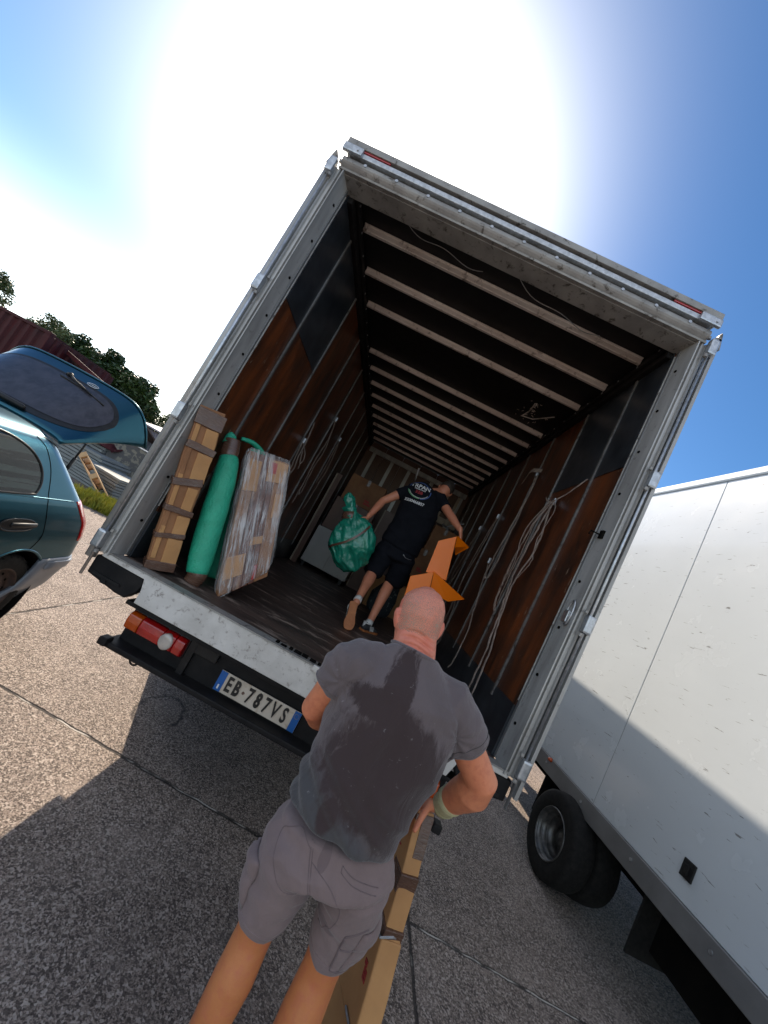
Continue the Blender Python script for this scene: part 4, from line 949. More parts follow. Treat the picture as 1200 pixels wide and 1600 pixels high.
strap('doubled strap on the fourth rail of the left wall', [([(X, 2.44, 3.05), (X+.02, 2.5, 2.8), (X+.03, 2.42, 2.5), (X+.02, 2.5, 2.2), (X+.03, 2.45, 1.9)], .035, (0, 1, 0)), ([(X, 2.45, 3.05), (X+.03, 2.56, 2.7), (X+.03, 2.52, 2.4), (X+.03, 2.6, 2.1), (X+.03, 2.5, 2.05), (X+.03, 2.46, 2.3)], .03, (0, 1, 0))], (X+.003, 2.45, 3.07))
strap('strap with a loose end on the fifth rail of the left wall', [([(X, 3.11, 3.0), (X+.03, 3.0, 2.85), (X+.02, 3.08, 2.6), (X+.03, 3.0, 2.3)], .04, (0, 1, 0)), ([(X, 3.12, 3.0), (X+.03, 3.2, 2.7), (X+.03, 3.16, 2.3), (X+.03, 3.1, 1.9)], .035, (0, 1, 0))], (X+.003, 3.12, 3.02))
# ============================================================ PEOPLE
def hand(bm, W_, d, n, curl=(.5, .5, .4), side=1, spread=.10, sc=1.0, thumb=(.55, .7, .35)):
    """W_ wrist, d finger direction, n direction the palm faces, side: which lateral side carries the thumb"""
    W_, d, n = Vector(W_), Vector(d).normalized(), Vector(n).normalized(); n = (n-d*n.dot(d)).normalized(); l = d.cross(n)*side
    loft(bm, [(W_-d*.03, .028*sc, .021*sc), (W_+d*.01*sc, .030*sc, .019*sc), (W_+d*.045*sc, .040*sc, .017*sc), (W_+d*.085*sc, .043*sc, .014*sc), (W_+d*.096*sc, .040*sc, .011*sc)], side=l, n=20, cap=.5, power=2.6)
    LEN = [(.045, .027, .022), (.050, .031, .023), (.046, .028, .022), (.036, .021, .019)]
    for i, L in enumerate(LEN):
        off = (1.5-i)*.0225*sc; p = W_+d*(.088-.004*abs(i-1.2))*sc+l*off; a = 0; dirl = spread*(1.5-i)*.8
        pts = [(p-d*.012, .0098*sc, .0098*sc)]; pts.append((p, .0098*sc, .0096*sc))
        for k, (seg, c) in enumerate(zip(L, curl)):
            a += c; q = (d*math.cos(a)+n*math.sin(a)+l*dirl*math.cos(a)).normalized(); p = p+q*seg*sc; r_ = (.0094, .0086, .0072)[k]*sc; pts.append((p, r_, r_*.95))
        loft(bm, pts, side=l, n=12, cap=.9)
    b = W_+d*.026*sc+l*.028*sc; t0, t1, t2 = thumb
    q1 = (d*.55+l*t1+n*t2).normalized(); q2 = (d*.8+l*t1*.35+n*(t2+.35)).normalized()
    loft(bm, [(b-q1*.01, .015*sc, .014*sc), (b+q1*.035*sc, .0125*sc, .0118*sc), (b+q1*.040*sc+q2*.027*sc, .0105*sc, .0098*sc), (b+q1*.040*sc+q2*.050*sc, .0085*sc, .0078*sc)], side=n, n=12, cap=.9)
def head(bm, H, Rm, sc=1.0):
    """skull, jaw, ears, nose around the head centre H (ear level); local +Y is the face"""
    def q(x, y, z): return H+Rm @ (Vector((x, y, z))*sc)
    rings = [(-.122, .026, .022, .066), (-.108, .044, .040, .052), (-.08, .057, .062, .032), (-.045, .067, .082, .014), (-.01, .073, .093, .003), (.03, .0765, .099, -.003), (.06, .075, .098, -.004), (.085, .066, .088, -.004), (.103, .050, .068, -.002), (.114, .030, .042, 0)]
    loft(bm, [(q(0, cy, z), hw*sc, hd*sc) for z, hw, hd, cy in rings], side=Rm @ Vector((1, 0, 0)), n=32, cap=.35)
    for s_ in (-1, 1):
        loft(bm, [(q(s_*.070, .000, -.030), .008*sc, .014*sc), (q(s_*.078, -.004, -.012), .008*sc, .019*sc), (q(s_*.083, -.006, .010), .007*sc, .021*sc), (q(s_*.082, -.004, .026), .006*sc, .015*sc)], side=Rm @ Vector((1, 0, 0)), n=12, cap=.8)
        loft(bm, [(q(s_*.045, .075, -.022), .018*sc, .014*sc), (q(s_*.040, .078, -.034), .014*sc, .012*sc)], side=Rm @ Vector((1, 0, 0)), n=12, cap=.9)
        loft(bm, [(q(s_*.016, .091, .026), .014*sc, .008*sc), (q(s_*.044, .080, .028), .012*sc, .008*sc)], side=Rm @ Vector((0, 1, 0)), n=10, cap=.9)
    loft(bm, [(q(0, .092, .020), .008*sc, .010*sc), (q(0, .106, -.005), .010*sc, .012*sc), (q(0, .114, -.024), .016*sc, .013*sc)], side=Rm @ Vector((1, 0, 0)), n=12, cap=.8)
    loft(bm, [(q(-.022, .088, -.058), .006*sc, .008*sc), (q(0, .096, -.058), .009*sc, .009*sc), (q(.022, .088, -.058), .006*sc, .008*sc)], side=Rm @ Vector((0, 0, 1)), n=10, cap=.9)
def limb(bm, pts, n=20):
    loft(bm, [(p, r_, r_*(k[0] if k else 1)) for p, r_, *k in pts], side=(1, .1, 0), n=n, cap=.6)
def folds(p, s, amp, seed=0, zs=1.0):
    a = noise.noise(Vector((p.x*s, p.y*s, p.z*s*zs))+Vector((seed, seed, 0))); b = noise.noise(Vector((p.x*s*2.1+seed, p.y*s*2.1, p.z*s*2.1*zs)))
    return amp*((1-abs(a)*2.2)*.7+b*.5)

# ------------------------------------------------------------ man in the grey T-shirt
m1 = thing('person', 'shaven headed man in a sweat stained grey T-shirt and grey shorts, seen from behind', 'person', (1.63, -.92, 0))
def skin1(nt, p, t):
    s = nt.nodes.new('ShaderNodeSeparateXYZ'); nt.links.new(t, s.inputs[0])
    n = _noise(nt, t, 8, 6, .6); n2 = _noise(nt, t, 45, 4, .6)
    arm = _mix(nt, _ramp(nt, n, .3, .7), (.72, .265, .135), (.64, .20, .10))
    leg = _mix(nt, _ramp(nt, n, .3, .7), (.60, .215, .08), (.50, .165, .058))
    hd = _mix(nt, _ramp(nt, n, .35, .65), (.70, .245, .155), (.64, .175, .115))
    c = _mix(nt, _ramp(nt, s.outputs[2], .78, .9), leg, arm); c = _mix(nt, _ramp(nt, s.outputs[2], 1.52, 1.58), c, hd)
    c = _mix(nt, _math(nt, 'MULTIPLY', _ramp(nt, n2, .45, .7), .5), c, (.50, .13, .075))
    nt.links.new(c, p.inputs['Base Color']); p.inputs['Roughness'].default_value = .48
    p.inputs['Subsurface Weight'].default_value = .1; p.inputs['Subsurface Radius'].default_value = (.012, .005, .003); p.inputs['Subsurface Scale'].default_value = 1
    b = nt.nodes.new('ShaderNodeBump'); b.inputs['Distance'].default_value = .0007; nt.links.new(_noise(nt, t, 160, 5, .65), b.inputs['Height']); nt.links.new(b.outputs[0], p.inputs['Normal'])
custom('sunburnt_skin', skin1)
HC = Vector((1.570, -.800, 1.662)); HR = Matrix.Rotation(R(-9), 3, 'Y') @ Matrix.Rotation(R(7), 3, 'Z') @ Matrix.Rotation(R(-10), 3, 'X')
bm = BM(); head(bm, HC, HR, 1.03)
limb(bm, [((1.60, -.85, 1.53), .088, .9), ((1.592, -.838, 1.572), .076, 1), ((1.584, -.825, 1.605), .071, 1.08), ((1.576, -.812, 1.64), .069, 1.12)], 28)
loft(bm, [((1.61, -.92, 1.0), .140, .100), ((1.61, -.90, 1.10), .140, .10), ((1.622, -.885, 1.30), .165, .105), ((1.612, -.87, 1.43), .165, .10), ((1.602, -.86, 1.50), .10, .075)], n=32, cap=.5)
# right arm, elbow out, hand on the carton
RS, RE, RW = Vector((1.785, -.868, 1.478)), Vector((1.970, -.832, 1.320)), Vector((1.962, -.680, 1.125))
limb(bm, [(RS, .050), (RS.lerp(RE, .30)+Vector((.0, -.0, -.004)), .055), (RS.lerp(RE, .75), .053), (RE+Vector((.004, 0, -.002)), .054), (RE.lerp(RW, .25)+Vector((.010, -.006, -.004)), .061), (RE.lerp(RW, .6)+Vector((.004, 0, 0)), .051), (RW, .036, .9), (RW+(RW-RE).normalized()*.02, .033, .85)], 24)
hd_d, hd_n = Vector((-.66, .36, -.55)), Vector((-.45, .05, -.85))
hand(bm, RW+Vector((-.010, .004, -.010)), hd_d, hd_n, (.35, .55, .45), 1 if hd_d.cross(hd_n).dot(Vector((.5, -.8, 0))) > 0 else -1, .12, 1.06, (.35, .75, 1.0))
# left arm passing in front of the body
LS, LE, LW = Vector((1.425, -.89, 1.462)), Vector((1.386, -.82, 1.262)), Vector((1.50, -.63, 1.15))
limb(bm, [(LS, .060), (LS.lerp(LE, .4), .054), (LS.lerp(LE, .8), .047), (LE, .046), (LE.lerp(LW, .28)+Vector((-.004, 0, -.004)), .048), (LE.lerp(LW, .65), .038), (LW, .028, .85)], 22)
hand(bm, LW, (.80, .35, -.2), (.1, .3, -.9), (.5, .6, .5), -1)
# legs
for pts in ([((1.54, -.92, .98), .060), ((1.520, -.93, .84), .060), ((1.522, -.940, .75), .057), ((1.524, -.945, .69), .054), ((1.525, -.965, .60), .0575), ((1.522, -.975, .52), .053), ((1.516, -.98, .42), .043), ((1.512, -1.0, .25), .036), ((1.51, -1.02, .12), .034), ((1.51, -1.01, .075), .038)],
            [((1.705, -.92, .98), .060), ((1.736, -.92, .84), .060), ((1.738, -.920, .75), .057), ((1.742, -.925, .68), .055), ((1.742, -.940, .59), .060), ((1.740, -.950, .50), .056), ((1.740, -.955, .40), .045), ((1.752, -.96, .22), .038), ((1.748, -.95, .12), .034), ((1.748, -.94, .075), .038)]):
    limb(bm, pts, 24)
b1 = obj('body', bm, 'sunburnt_skin', m1); remesh(b1, .0042, 5)
HRi = HR.inverted()
def nape(p, n):
    q = HRi @ (p-HC); d = 0
    if q.y < -.01 and -.14 < q.z < -.01:
        wv = q.z+.008*math.sin(q.x*38)+.35*q.x*q.x*8
        for z0, a in ((-.036, .0075), (-.055, .0095), (-.078, .008), (-.100, .005)):
            d -= a*math.exp(-((wv-z0)/.0042)**2)*max(0, 1-(q.x/.062)**2)
        d += .002*math.exp(-((q.z+.065)/.03)**2)
    if p.z > 1.1 or p.z < .7: d += .0008*noise.noise(p*30)
    return d
displace(b1, nape)
bv = bvh_of(b1)
# cropped stubble: a thin cap following the scalp
me = b1.data; off = world_loc(b1); bm = BM(); vm = {}
for pl_ in me.polygons:
    q = HRi @ (pl_.center+off-HC); nq = noise.noise((pl_.center+off)*60)*.004
    if q.z > -.036+nq+(.05 if q.y > .02 else 0)+max(0, (q.y-.03))*.9 and abs(q.x) < .0755+nq*.3:
        vs = []
        for i in pl_.vertices:
            if i not in vm: vm[i] = bm.verts.new(me.vertices[i].co+off+me.vertices[i].normal*.0009)
            vs.append(vm[i])
        bm.faces.new(vs)
def stub(nt, p, t):
    s = nt.nodes.new('ShaderNodeSeparateXYZ'); nt.links.new(t, s.inputs[0])
    n = _noise(nt, t, 300, 3, .7); big = _noise(nt, t, 16, 4, .6)
    mp = nt.nodes.new('ShaderNodeVectorMath'); mp.operation = 'DISTANCE'; mp.inputs[1].default_value = (-.062, .130, 1.765); nt.links.new(t, mp.inputs[0])
    top = _ramp(nt, mp.outputs['Value'], .045, .115)
    a = _math(nt, 'MULTIPLY', _ramp(nt, n, .40, .60), _math(nt, 'ADD', _math(nt, 'MULTIPLY', top, .55), .06))
    a = _math(nt, 'MULTIPLY', a, _ramp(nt, big, .2, .55))
    nt.links.new(a, p.inputs['Alpha']); p.inputs['Base Color'].default_value = (.50, .43, .33, 1); p.inputs['Roughness'].default_value = .7
custom('grey_stubble', stub)
obj('cropped_hair', bm, 'grey_stubble', m1, smooth=True)
for s_ in (-1, 1):
    c = HC+HR @ Vector((s_*.031, .083, .008)); bm = BM(); bmesh.ops.create_uvsphere(bm, u_segments=16, v_segments=12, radius=.0125); bm.transform(Matrix.Translation(c)); e = obj('eye', bm, 'eyewhite', m1, smooth=True)
    c = c+HR @ Vector((0, .0118, 0)); bm = BM(); bmesh.ops.create_uvsphere(bm, u_segments=12, v_segments=8, radius=.0045); bm.transform(Matrix.Translation(c)); obj('iris', bm, 'seal', e, smooth=True)

def shirt_mat(nt, p, t):
    s = nt.nodes.new('ShaderNodeSeparateXYZ'); nt.links.new(t, s.inputs[0]); x, y, z = s.outputs[0], s.outputs[1], s.outputs[2]
    n = _noise(nt, t, 6, 5, .55, dist=.3); n3 = _noise(nt, t, 26, 6, .75, st=(1.4, 1, .5), dist=.5); wv = _noise(nt, t, 500, 2, .5)
    def blob(cx, cz, rx, rz, k=.5):
        a = _math(nt, 'DIVIDE', _math(nt, 'SUBTRACT', x, cx), rx); b = _math(nt, 'DIVIDE', _math(nt, 'SUBTRACT', z, cz), rz)
        r_ = _math(nt, 'SQRT', _math(nt, 'ADD', _math(nt, 'MULTIPLY', a, a), _math(nt, 'MULTIPLY', b, b)))
        r_ = _math(nt, 'ADD', r_, _math(nt, 'MULTIPLY', _math(nt, 'SUBTRACT', n, .5), k)); r_ = _math(nt, 'ADD', r_, _math(nt, 'MULTIPLY', _math(nt, 'SUBTRACT', n3, .5), k*1.1))
        return _ramp(nt, r_, 1.12, .86)
    w1 = blob(.0, 1.275, .185, .165, .9); w2 = blob(-.055, 1.47, .045, .12, 1.3); w3 = blob(-.09, 1.135, .028, .05, .5); w4 = blob(.09, 1.18, .11, .08, 1.3); w5 = blob(-.10, 1.42, .07, .05, 1.5)
    wet = _math(nt, 'MAXIMUM', _math(nt, 'MAXIMUM', w1, w2), _math(nt, 'MAXIMUM', w3, _math(nt, 'MAXIMUM', w4, w5)))
    dry = _mix(nt, _ramp(nt, n, .3, .7), (.140, .110, .112), (.108, .084, .085))
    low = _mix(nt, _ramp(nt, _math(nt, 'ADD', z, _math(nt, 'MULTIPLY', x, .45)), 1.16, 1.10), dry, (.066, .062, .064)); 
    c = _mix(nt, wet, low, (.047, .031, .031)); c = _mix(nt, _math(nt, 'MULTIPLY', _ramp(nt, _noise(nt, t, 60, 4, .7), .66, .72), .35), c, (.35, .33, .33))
    nt.links.new(c, p.inputs['Base Color']); p.inputs['Roughness'].default_value = .9; p.inputs['Specular IOR Level'].default_value = .2
    p.inputs['Sheen Weight'].default_value = .25; p.inputs['Sheen Roughness'].default_value = .5
    b = nt.nodes.new('ShaderNodeBump'); b.inputs['Distance'].default_value = .0045; h = _math(nt, 'ADD', _math(nt, 'MULTIPLY', wv, .15), _noise(nt, t, 15, 4, .55, st=(1.2, 1, .5), dist=1.2)); nt.links.new(h, b.inputs['Height']); nt.links.new(b.outputs[0], p.inputs['Normal'])
custom('sweaty_grey_cotton', shirt_mat)
bm = BM()
loft(bm, [((1.603, -.925, 1.065), .172, .150), ((1.604, -.92, 1.10), .173, .150), ((1.608, -.91, 1.16), .178, .148), ((1.617, -.895, 1.26), .191, .148), ((1.618, -.88, 1.36), .203, .146), ((1.612, -.868, 1.44), .205, .135), ((1.606, -.858, 1.500), .170, .112), ((1.600, -.850, 1.545), .112, .092), ((1.596, -.844, 1.572), .080, .080)], n=44, cap=.06, power=2.3)
limb(bm, [((1.70, -.862, 1.495), .072), ((1.765, -.868, 1.490), .082), ((1.810, -.866, 1.463), .080), ((1.843, -.860, 1.432), .075), ((1.862, -.856, 1.413), .073)], 28)
limb(bm, [((1.50, -.88, 1.478), .070), ((1.450, -.892, 1.470), .074), ((1.420, -.895, 1.44), .072), ((1.408, -.890, 1.405), .069), ((1.405, -.886, 1.388), .068)], 28)
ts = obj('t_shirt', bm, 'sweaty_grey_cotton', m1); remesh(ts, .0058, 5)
def shirt_d(p, n):
    d = folds(Vector((p.x+p.z*.45, p.y, p.z-.3*p.x)), 6.5, .0075, 3, 1.3)
    # slack folds over the waistband, running down towards the right hip
    k = max(0, min(1, (1.27-p.z)/.15))*max(.25, min(1, (1.80-p.x)/.2)); u_ = p.z+.62*(p.x-1.63); d += k*.0125*math.sin(u_*88+2.2*noise.noise(p*4))*(.75+.5*noise.noise(p*6+Vector((9, 0, 0))))
    rg_ = 1-abs(noise.noise(Vector((p.x*3.2+p.z*3.4, p.y*3, p.z*5.5-p.x*2.2))+Vector((7, 1, 3)))); d += .010*max(0, rg_-.72)**1.5*6*(.35+max(0, noise.noise(p*3.1+Vector((1, 8, 2)))*1.6))
    # long drag folds across the back
    d += .006*math.sin((p.z-.35*p.x)*42+2.5*noise.noise(p*3.5))*max(0, noise.noise(p*2.6+Vector((2, 5, 1)))+.25)
    # sleeve folds
    for c, sg in ((Vector((1.80, -.87, 1.43)), 1), (Vector((1.42, -.89, 1.42)), -1)):
        r_ = (p-c).length
        if r_ < .13: 
            a = math.atan2(p.z-c.z, (p.x-c.x)*sg); d += .0075*(1-r_/.13)*math.sin(a*9+noise.noise(p*8)*3)
    # shoulder blades and spine
    if n.y < 0:
        d += .006*math.exp(-(((p.x-1.53)/.05)**2+((p.z-1.39)/.07)**2))+.006*math.exp(-(((p.x-1.70)/.05)**2+((p.z-1.39)/.07)**2))-.007*math.exp(-((p.x-1.617)/.022)**2)*max(0, min(1, (p.z-1.05)/.15))*max(0, min(1, (1.5-p.z)/.1))
    return d*(.30+.70*max(0, min(1, (p.z-1.062)/.045)))
displace(ts, shirt_d)
def ring_on(name, pts, r, mat, par, n=8):
    bm = BM(); add_tube(bm, pts, r, n, cap=False); return obj(name, bm, mat, par, smooth=True)
# neck rib, sleeve hems, bottom hem: tubes following sections of the shirt
tb = bvh_of(ts)
def section(bvh, c, ax, rad, inset=.0, n=64):
    c, ax = Vector(c), Vector(ax).normalized(); u_ = ax.orthogonal().normalized(); v_ = ax.cross(u_); out = []
    for k in range(n+1):
        a = 2*PI*k/n; d = u_*math.cos(a)+v_*math.sin(a); h = bvh.ray_cast(c+d*rad, -d)
        out.append((h[0]-d*inset) if h[0] else c+d*rad*.5)
    return out
ring_on('collar', [Vector((1.596, -.843, 1.574))+Vector((.080*math.cos(a), .080*math.sin(a), -.018*math.sin(a))) for a in np.linspace(0, 2*PI, 40)], .0085, 'sweaty_grey_cotton', ts)
ax = (Vector((1.862, -.856, 1.413))-Vector((1.843, -.860, 1.432))).normalized()
ring_on('sleeve_hem', section(tb, Vector((1.862, -.856, 1.413))+ax*.008, ax, .12, .001), .0028, 'sweaty_grey_cotton', ts)
ring_on('sleeve_seam', section(tb, Vector((1.862, -.856, 1.413))-ax*.014, ax, .12, .0006), .0012, 'seal', ts)
ax = Vector((-.1, .1, -1)).normalized()
ring_on('sleeve_hem', section(tb, Vector((1.405, -.886, 1.382)), ax, .078, .001, 40), .0028, 'sweaty_grey_cotton', ts)

def shorts_mat(nt, p, t):
    s = nt.nodes.new('ShaderNodeSeparateXYZ'); nt.links.new(t, s.inputs[0]); x, z = s.outputs[0], s.outputs[2]
    n = _noise(nt, t, 8, 7, .62, dist=.7); fine = _noise(nt, t, 420, 2, .5); m_ = _noise(nt, t, 3.2, 5, .6)
    c = _mix(nt, _ramp(nt, n, .3, .7), (.225, .163, .158), (.18, .13, .126)); c = _mix(nt, _math(nt, 'MULTIPLY', _ramp(nt, m_, .45, .7), .4), c, (.14, .10, .098))
    def blob(cx, cz, rx, rz):
        a = _math(nt, 'DIVIDE', _math(nt, 'SUBTRACT', x, cx), rx); b = _math(nt, 'DIVIDE', _math(nt, 'SUBTRACT', z, cz), rz)
        r_ = _math(nt, 'SQRT', _math(nt, 'ADD', _math(nt, 'MULTIPLY', a, a), _math(nt, 'MULTIPLY', b, b))); return _ramp(nt, _math(nt, 'ADD', r_, _math(nt, 'MULTIPLY', _math(nt, 'SUBTRACT', n, .5), .7)), 1.03, .95)
    wet = _math(nt, 'MAXIMUM', blob(-.045, 1.035, .015, .030), blob(.045, .855, .030, .014)); c = _mix(nt, wet, c, (.15, .108, .108))
    nt.links.new(c, p.inputs['Base Color']); p.inputs['Roughness'].default_value = .88; p.inputs['Specular IOR Level'].default_value = .2; p.inputs['Sheen Weight'].default_value = .2
    b = nt.nodes.new('ShaderNodeBump'); b.inputs['Distance'].default_value = .004; nt.links.new(_math(nt, 'ADD', _math(nt, 'MULTIPLY', fine, .1), _noise(nt, t, 13, 4, .6, dist=1.2)), b.inputs['Height']); nt.links.new(b.outputs[0], p.inputs['Normal'])
custom('faded_grey_twill', shorts_mat)
bm = BM()
loft(bm, [((1.608, -.925, 1.05), .165, .130), ((1.614, -.925, 1.01), .176, .140), ((1.622, -.93, .975), .190, .150), ((1.626, -.93, .960), .192, .150)], n=40, cap=.12, power=2.3)
limb(bm, [((1.528, -.925, .97), .100, 1.35), ((1.520, -.93, .90), .094, 1.3), ((1.517, -.937, .84), .084, 1.2), ((1.518, -.944, .785), .076, 1.15), ((1.519, -.948, .762), .073, 1.1)], 30)
limb(bm, [((1.716, -.925, .96), .098, 1.35), ((1.728, -.925, .90), .088, 1.35), ((1.734, -.925, .84), .076, 1.3), ((1.736, -.925, .785), .070, 1.15), ((1.737, -.925, .762), .068, 1.15)], 30)
sh1 = obj('shorts', bm, 'faded_grey_twill', m1); remesh(sh1, .0055, 5)
def shorts_d(p, n):
    d = folds(Vector((p.x, p.y, p.z+.3*abs(p.x-1.63))), 8, .0065, 11, 1.5)
    r_ = math.hypot(p.x-1.63, p.z-.86); d += .004*math.exp(-(r_/.1)**2)*math.sin(math.atan2(p.z-.86, p.x-1.63)*10+noise.noise(p*9)*2)
    d += .006*math.sin((p.z*1.0+.25*p.x)*70+4*noise.noise(p*5))*max(0, min(1, (.86-p.z)/.1))*(.4+noise.noise(p*7))
    rg_ = 1-abs(noise.noise(Vector((p.x*5+p.z*3, p.y*4, p.z*7-p.x*3))+Vector((3, 9, 1)))); d += .009*max(0, rg_-.74)**1.5*6*(.35+max(0, noise.noise(p*4+Vector((1, 8, 2)))*1.6))
    if n.y < 0: d -= .010*math.exp(-((p.x-(1.60-.5*(p.z-.93)))/.018)**2)*max(0, min(1, (p.z-.88)/.03))*max(0, min(1, (1.06-p.z)/.06))
    return d
displace(sh1, shorts_d)
sb = bvh_of(sh1)
def seam(name, pts, r, mat, par, bvh, n=6):
    """tube laid on a surface, seen from behind (-Y)"""
    out = []
    for p in smooth_path([(a, -2, b) for a, b in pts], n):
        h = bvh.ray_cast(Vector((p.x, -2, p.z)), Vector((0, 1, 0)))
        if h[0] and h[0].y < -.85: out.append(h[0]+h[1]*r*.2)
    if len(out) > 2: bm = BM(); add_tube(bm, out, r, 6); return obj(name, bm, mat, par, smooth=True)
MT['thread'] = M('dark_twill_seam', (.15, .11, .112), (.13, .095, .097), 30, rough=.9)
for pts in ([(1.528, 1.075), (1.552, 1.01), (1.588, .945)], [(1.632, .87), (1.60, .835), (1.585, .78), (1.575, .72), (1.57, .67)][:1]*0 or [(1.545, 1.03), (1.50, 1.045), (1.458, 1.01), (1.468, .954), (1.518, .917), (1.578, .926)],
            [(1.56, 1.009), (1.62, .997), (1.675, .955), (1.690, .90), (1.680, .85), (1.665, .82)], [(1.635, 1.045), (1.68, 1.030), (1.75, 1.025)], [(1.637, 1.032), (1.68, 1.018), (1.75, 1.012)], [(1.635, 1.045), (1.637, 1.032)]*1,
            [(1.535, 1.073), (1.559, 1.01), (1.594, .945)]):
    seam('seam', pts, .0011, 'thread', sh1, sb)
for pts in ([(1.727, .885), (1.733, .82), (1.738, .768)], [(1.727, .885), (1.75, .905), (1.775, .925)], [(1.731, .835), (1.76, .845), (1.786, .863)], [(1.738, .768), (1.765, .772), (1.787, .785)]):
    seam('pocket_seam', pts, .0026, 'thread', sh1, sb)
for x, z, ax_ in ((1.519, .758, (0, 0, 1)), (1.737, .758, (0, 0, 1))):
    ring_on('leg_hem', section(sb, (x, -.93 if x > 1.6 else -.947, z+.012), ax_, .103, .001, 48), .0032, 'faded_grey_twill', sh1)
# cargo pockets standing proud on the outer thighs
def pocket(name, lo_z, hi_z, a0, a1, cx, cy, bvh, out=.009, par=sh1):
    bm = BM(); rows = []
    for i in range(9):
        z = lo_z+(hi_z-lo_z)*i/8; row = []
        for j in range(11):
            a = a0+(a1-a0)*j/10; d = Vector((math.cos(a), math.sin(a), 0)); c = Vector((cx, cy, z)); h = bvh.ray_cast(c+d*.2, -d); p = h[0] if h[0] else c+d*.1
            e = min(1, 3.2*min(i, 8-i, j, 10-j)/8+.05); row.append(bm.verts.new(p+d*(out*e+.001*noise.noise(p*40))))
        rows.append(row)
    for a, b in zip(rows, rows[1:]):
        for k in range(10): bm.faces.new((a[k], a[k+1], b[k+1], b[k]))
    o = obj(name, bm, 'faded_grey_twill', par, smooth=True); md = o.modifiers.new('s', 'SOLIDIFY'); md.thickness = .004; md.offset = 0; return o
for cx, cy, a0, a1 in ((1.735, -.925, R(-70), R(15)), (1.517, -.937, R(165), R(222))):
    pocket('cargo_pocket', .775, .880, a0, a1, cx, cy, sb, .012 if cx > 1.6 else .017); pocket('pocket_flap', .850, .905, a0-.03, a1+.03, cx, cy, sb, .018 if cx > 1.6 else .025)
# wrist bandage
d_ = (RW-RE).normalized(); bm = BM(); loft(bm, [(RW-d_*.066, .0485, .0475), (RW-d_*.045, .0465, .0450), (RW-d_*.022, .0438, .0420), (RW+d_*.004, .0405, .038), (RW+d_*.014, .0385, .036)], side=(1, .1, 0), n=36, cap=.05)
for v in bm.verts: v.co += noise.noise_vector(v.co*60)*.0008
obj('wrist_band', bm, 'band', m1, smooth=True)
for t_ in (-.048, -.008):
    c = RW+d_*t_; r_ = .0470 if t_ < -.03 else .0425; u_ = d_.orthogonal().normalized(); v_ = d_.cross(u_); ring_on('band_edge', [c+(u_*math.cos(a)+v_*math.sin(a))*r_+d_*.006*math.sin(a) for a in np.linspace(0, 2*PI, 30)], .0012, 'band', m1, 6)
def shoe(par, heel, toe, upv, mats, name='shoe', stripes=False, sc=1.0):
    heel, toe, upv = Vector(heel), Vector(toe), Vector(upv).normalized(); f = (toe-heel).normalized(); upv = (upv-f*upv.dot(f)).normalized(); l = f.cross(upv); L = (toe-heel).length
    root = None; bm = BM()
    prof = [(.0, .030), (.10, .036), (.28, .034), (.5, .036), (.72, .047), (.88, .043), (1.0, .024)]
    A = []; 
    for k, (u_, hw) in enumerate(prof): A.append((heel+f*L*u_, hw))
    outl = [(p+l*hw*sc) for p, hw in A]+[(p-l*hw*sc) for p, hw in A[::-1]]
    ol = [Vector(q) for q in smooth_path(outl+[outl[0]], 5)][:-1]
    up_ = BM(); loft(up_, [(heel+f*L*.06+upv*.045*sc, .031*sc, .040*sc), (heel+f*L*.25+upv*.048*sc, .034*sc, .045*sc), (heel+f*L*.48+upv*.040*sc, .036*sc, .034*sc), (heel+f*L*.72+upv*.030*sc, .043*sc, .024*sc), (heel+f*L*.92+upv*.024*sc, .036*sc, .017*sc)], side=l, n=22, cap=.8)
    u_o = obj(name, up_, mats[0], par, smooth=True)
    n = len(ol); lo = [bm.verts.new(q) for q in ol]; hi = [bm.verts.new(q+upv*.020*sc) for q in ol]; bm.faces.new(lo[::-1]); bm.faces.new(hi)
    for k in range(n): bm.faces.new((lo[k], lo[(k+1) % n], hi[(k+1) % n], hi[k]))
    obj('sole', bm, mats[1], u_o, bevel=.003)
    bm = BM(); c = heel+f*L*.16+upv*.085*sc; add_tube(bm, [c+(f*math.cos(a)*.042+l*math.sin(a)*.033)*sc for a in np.linspace(0, 2*PI, 24)], .006*sc, 8); obj('shoe_collar', bm, mats[2], u_o, smooth=True)
    if stripes:
        for sg in (-1, 1):
            for k in range(3):
                a = heel+f*L*(.36+.09*k)+upv*.022*sc; b = heel+f*L*(.27+.09*k)+upv*.066*sc; bm = BM(); P = []
                for t in np.linspace(0, 1, 5):
                    q = a.lerp(b, t); P.append(q+l*sg*(.0385-.006*t)*sc)
                ribbon(bm, P, f, .010*sc, .003); obj('stripe', bm, 'shoe_white', u_o)
        bm = BM(); loft(bm, [(heel-f*.004+upv*.045*sc, .012*sc, .006*sc), (heel-f*.002+upv*.08*sc, .015*sc, .006*sc)], side=l, n=10); obj('heel_tab', bm, 'shoe_white', u_o, smooth=True)
    return u_o
shoe(m1, (1.51, -1.10, .004), (1.505, -.81, .004), (0, 0, 1), ('shoe_black', 'rubber', 'seal'), sc=1.1)
shoe(m1, (1.74, -1.02, .004), (1.75, -.73, .004), (0, 0, 1), ('shoe_black', 'rubber', 'seal'), sc=1.1)

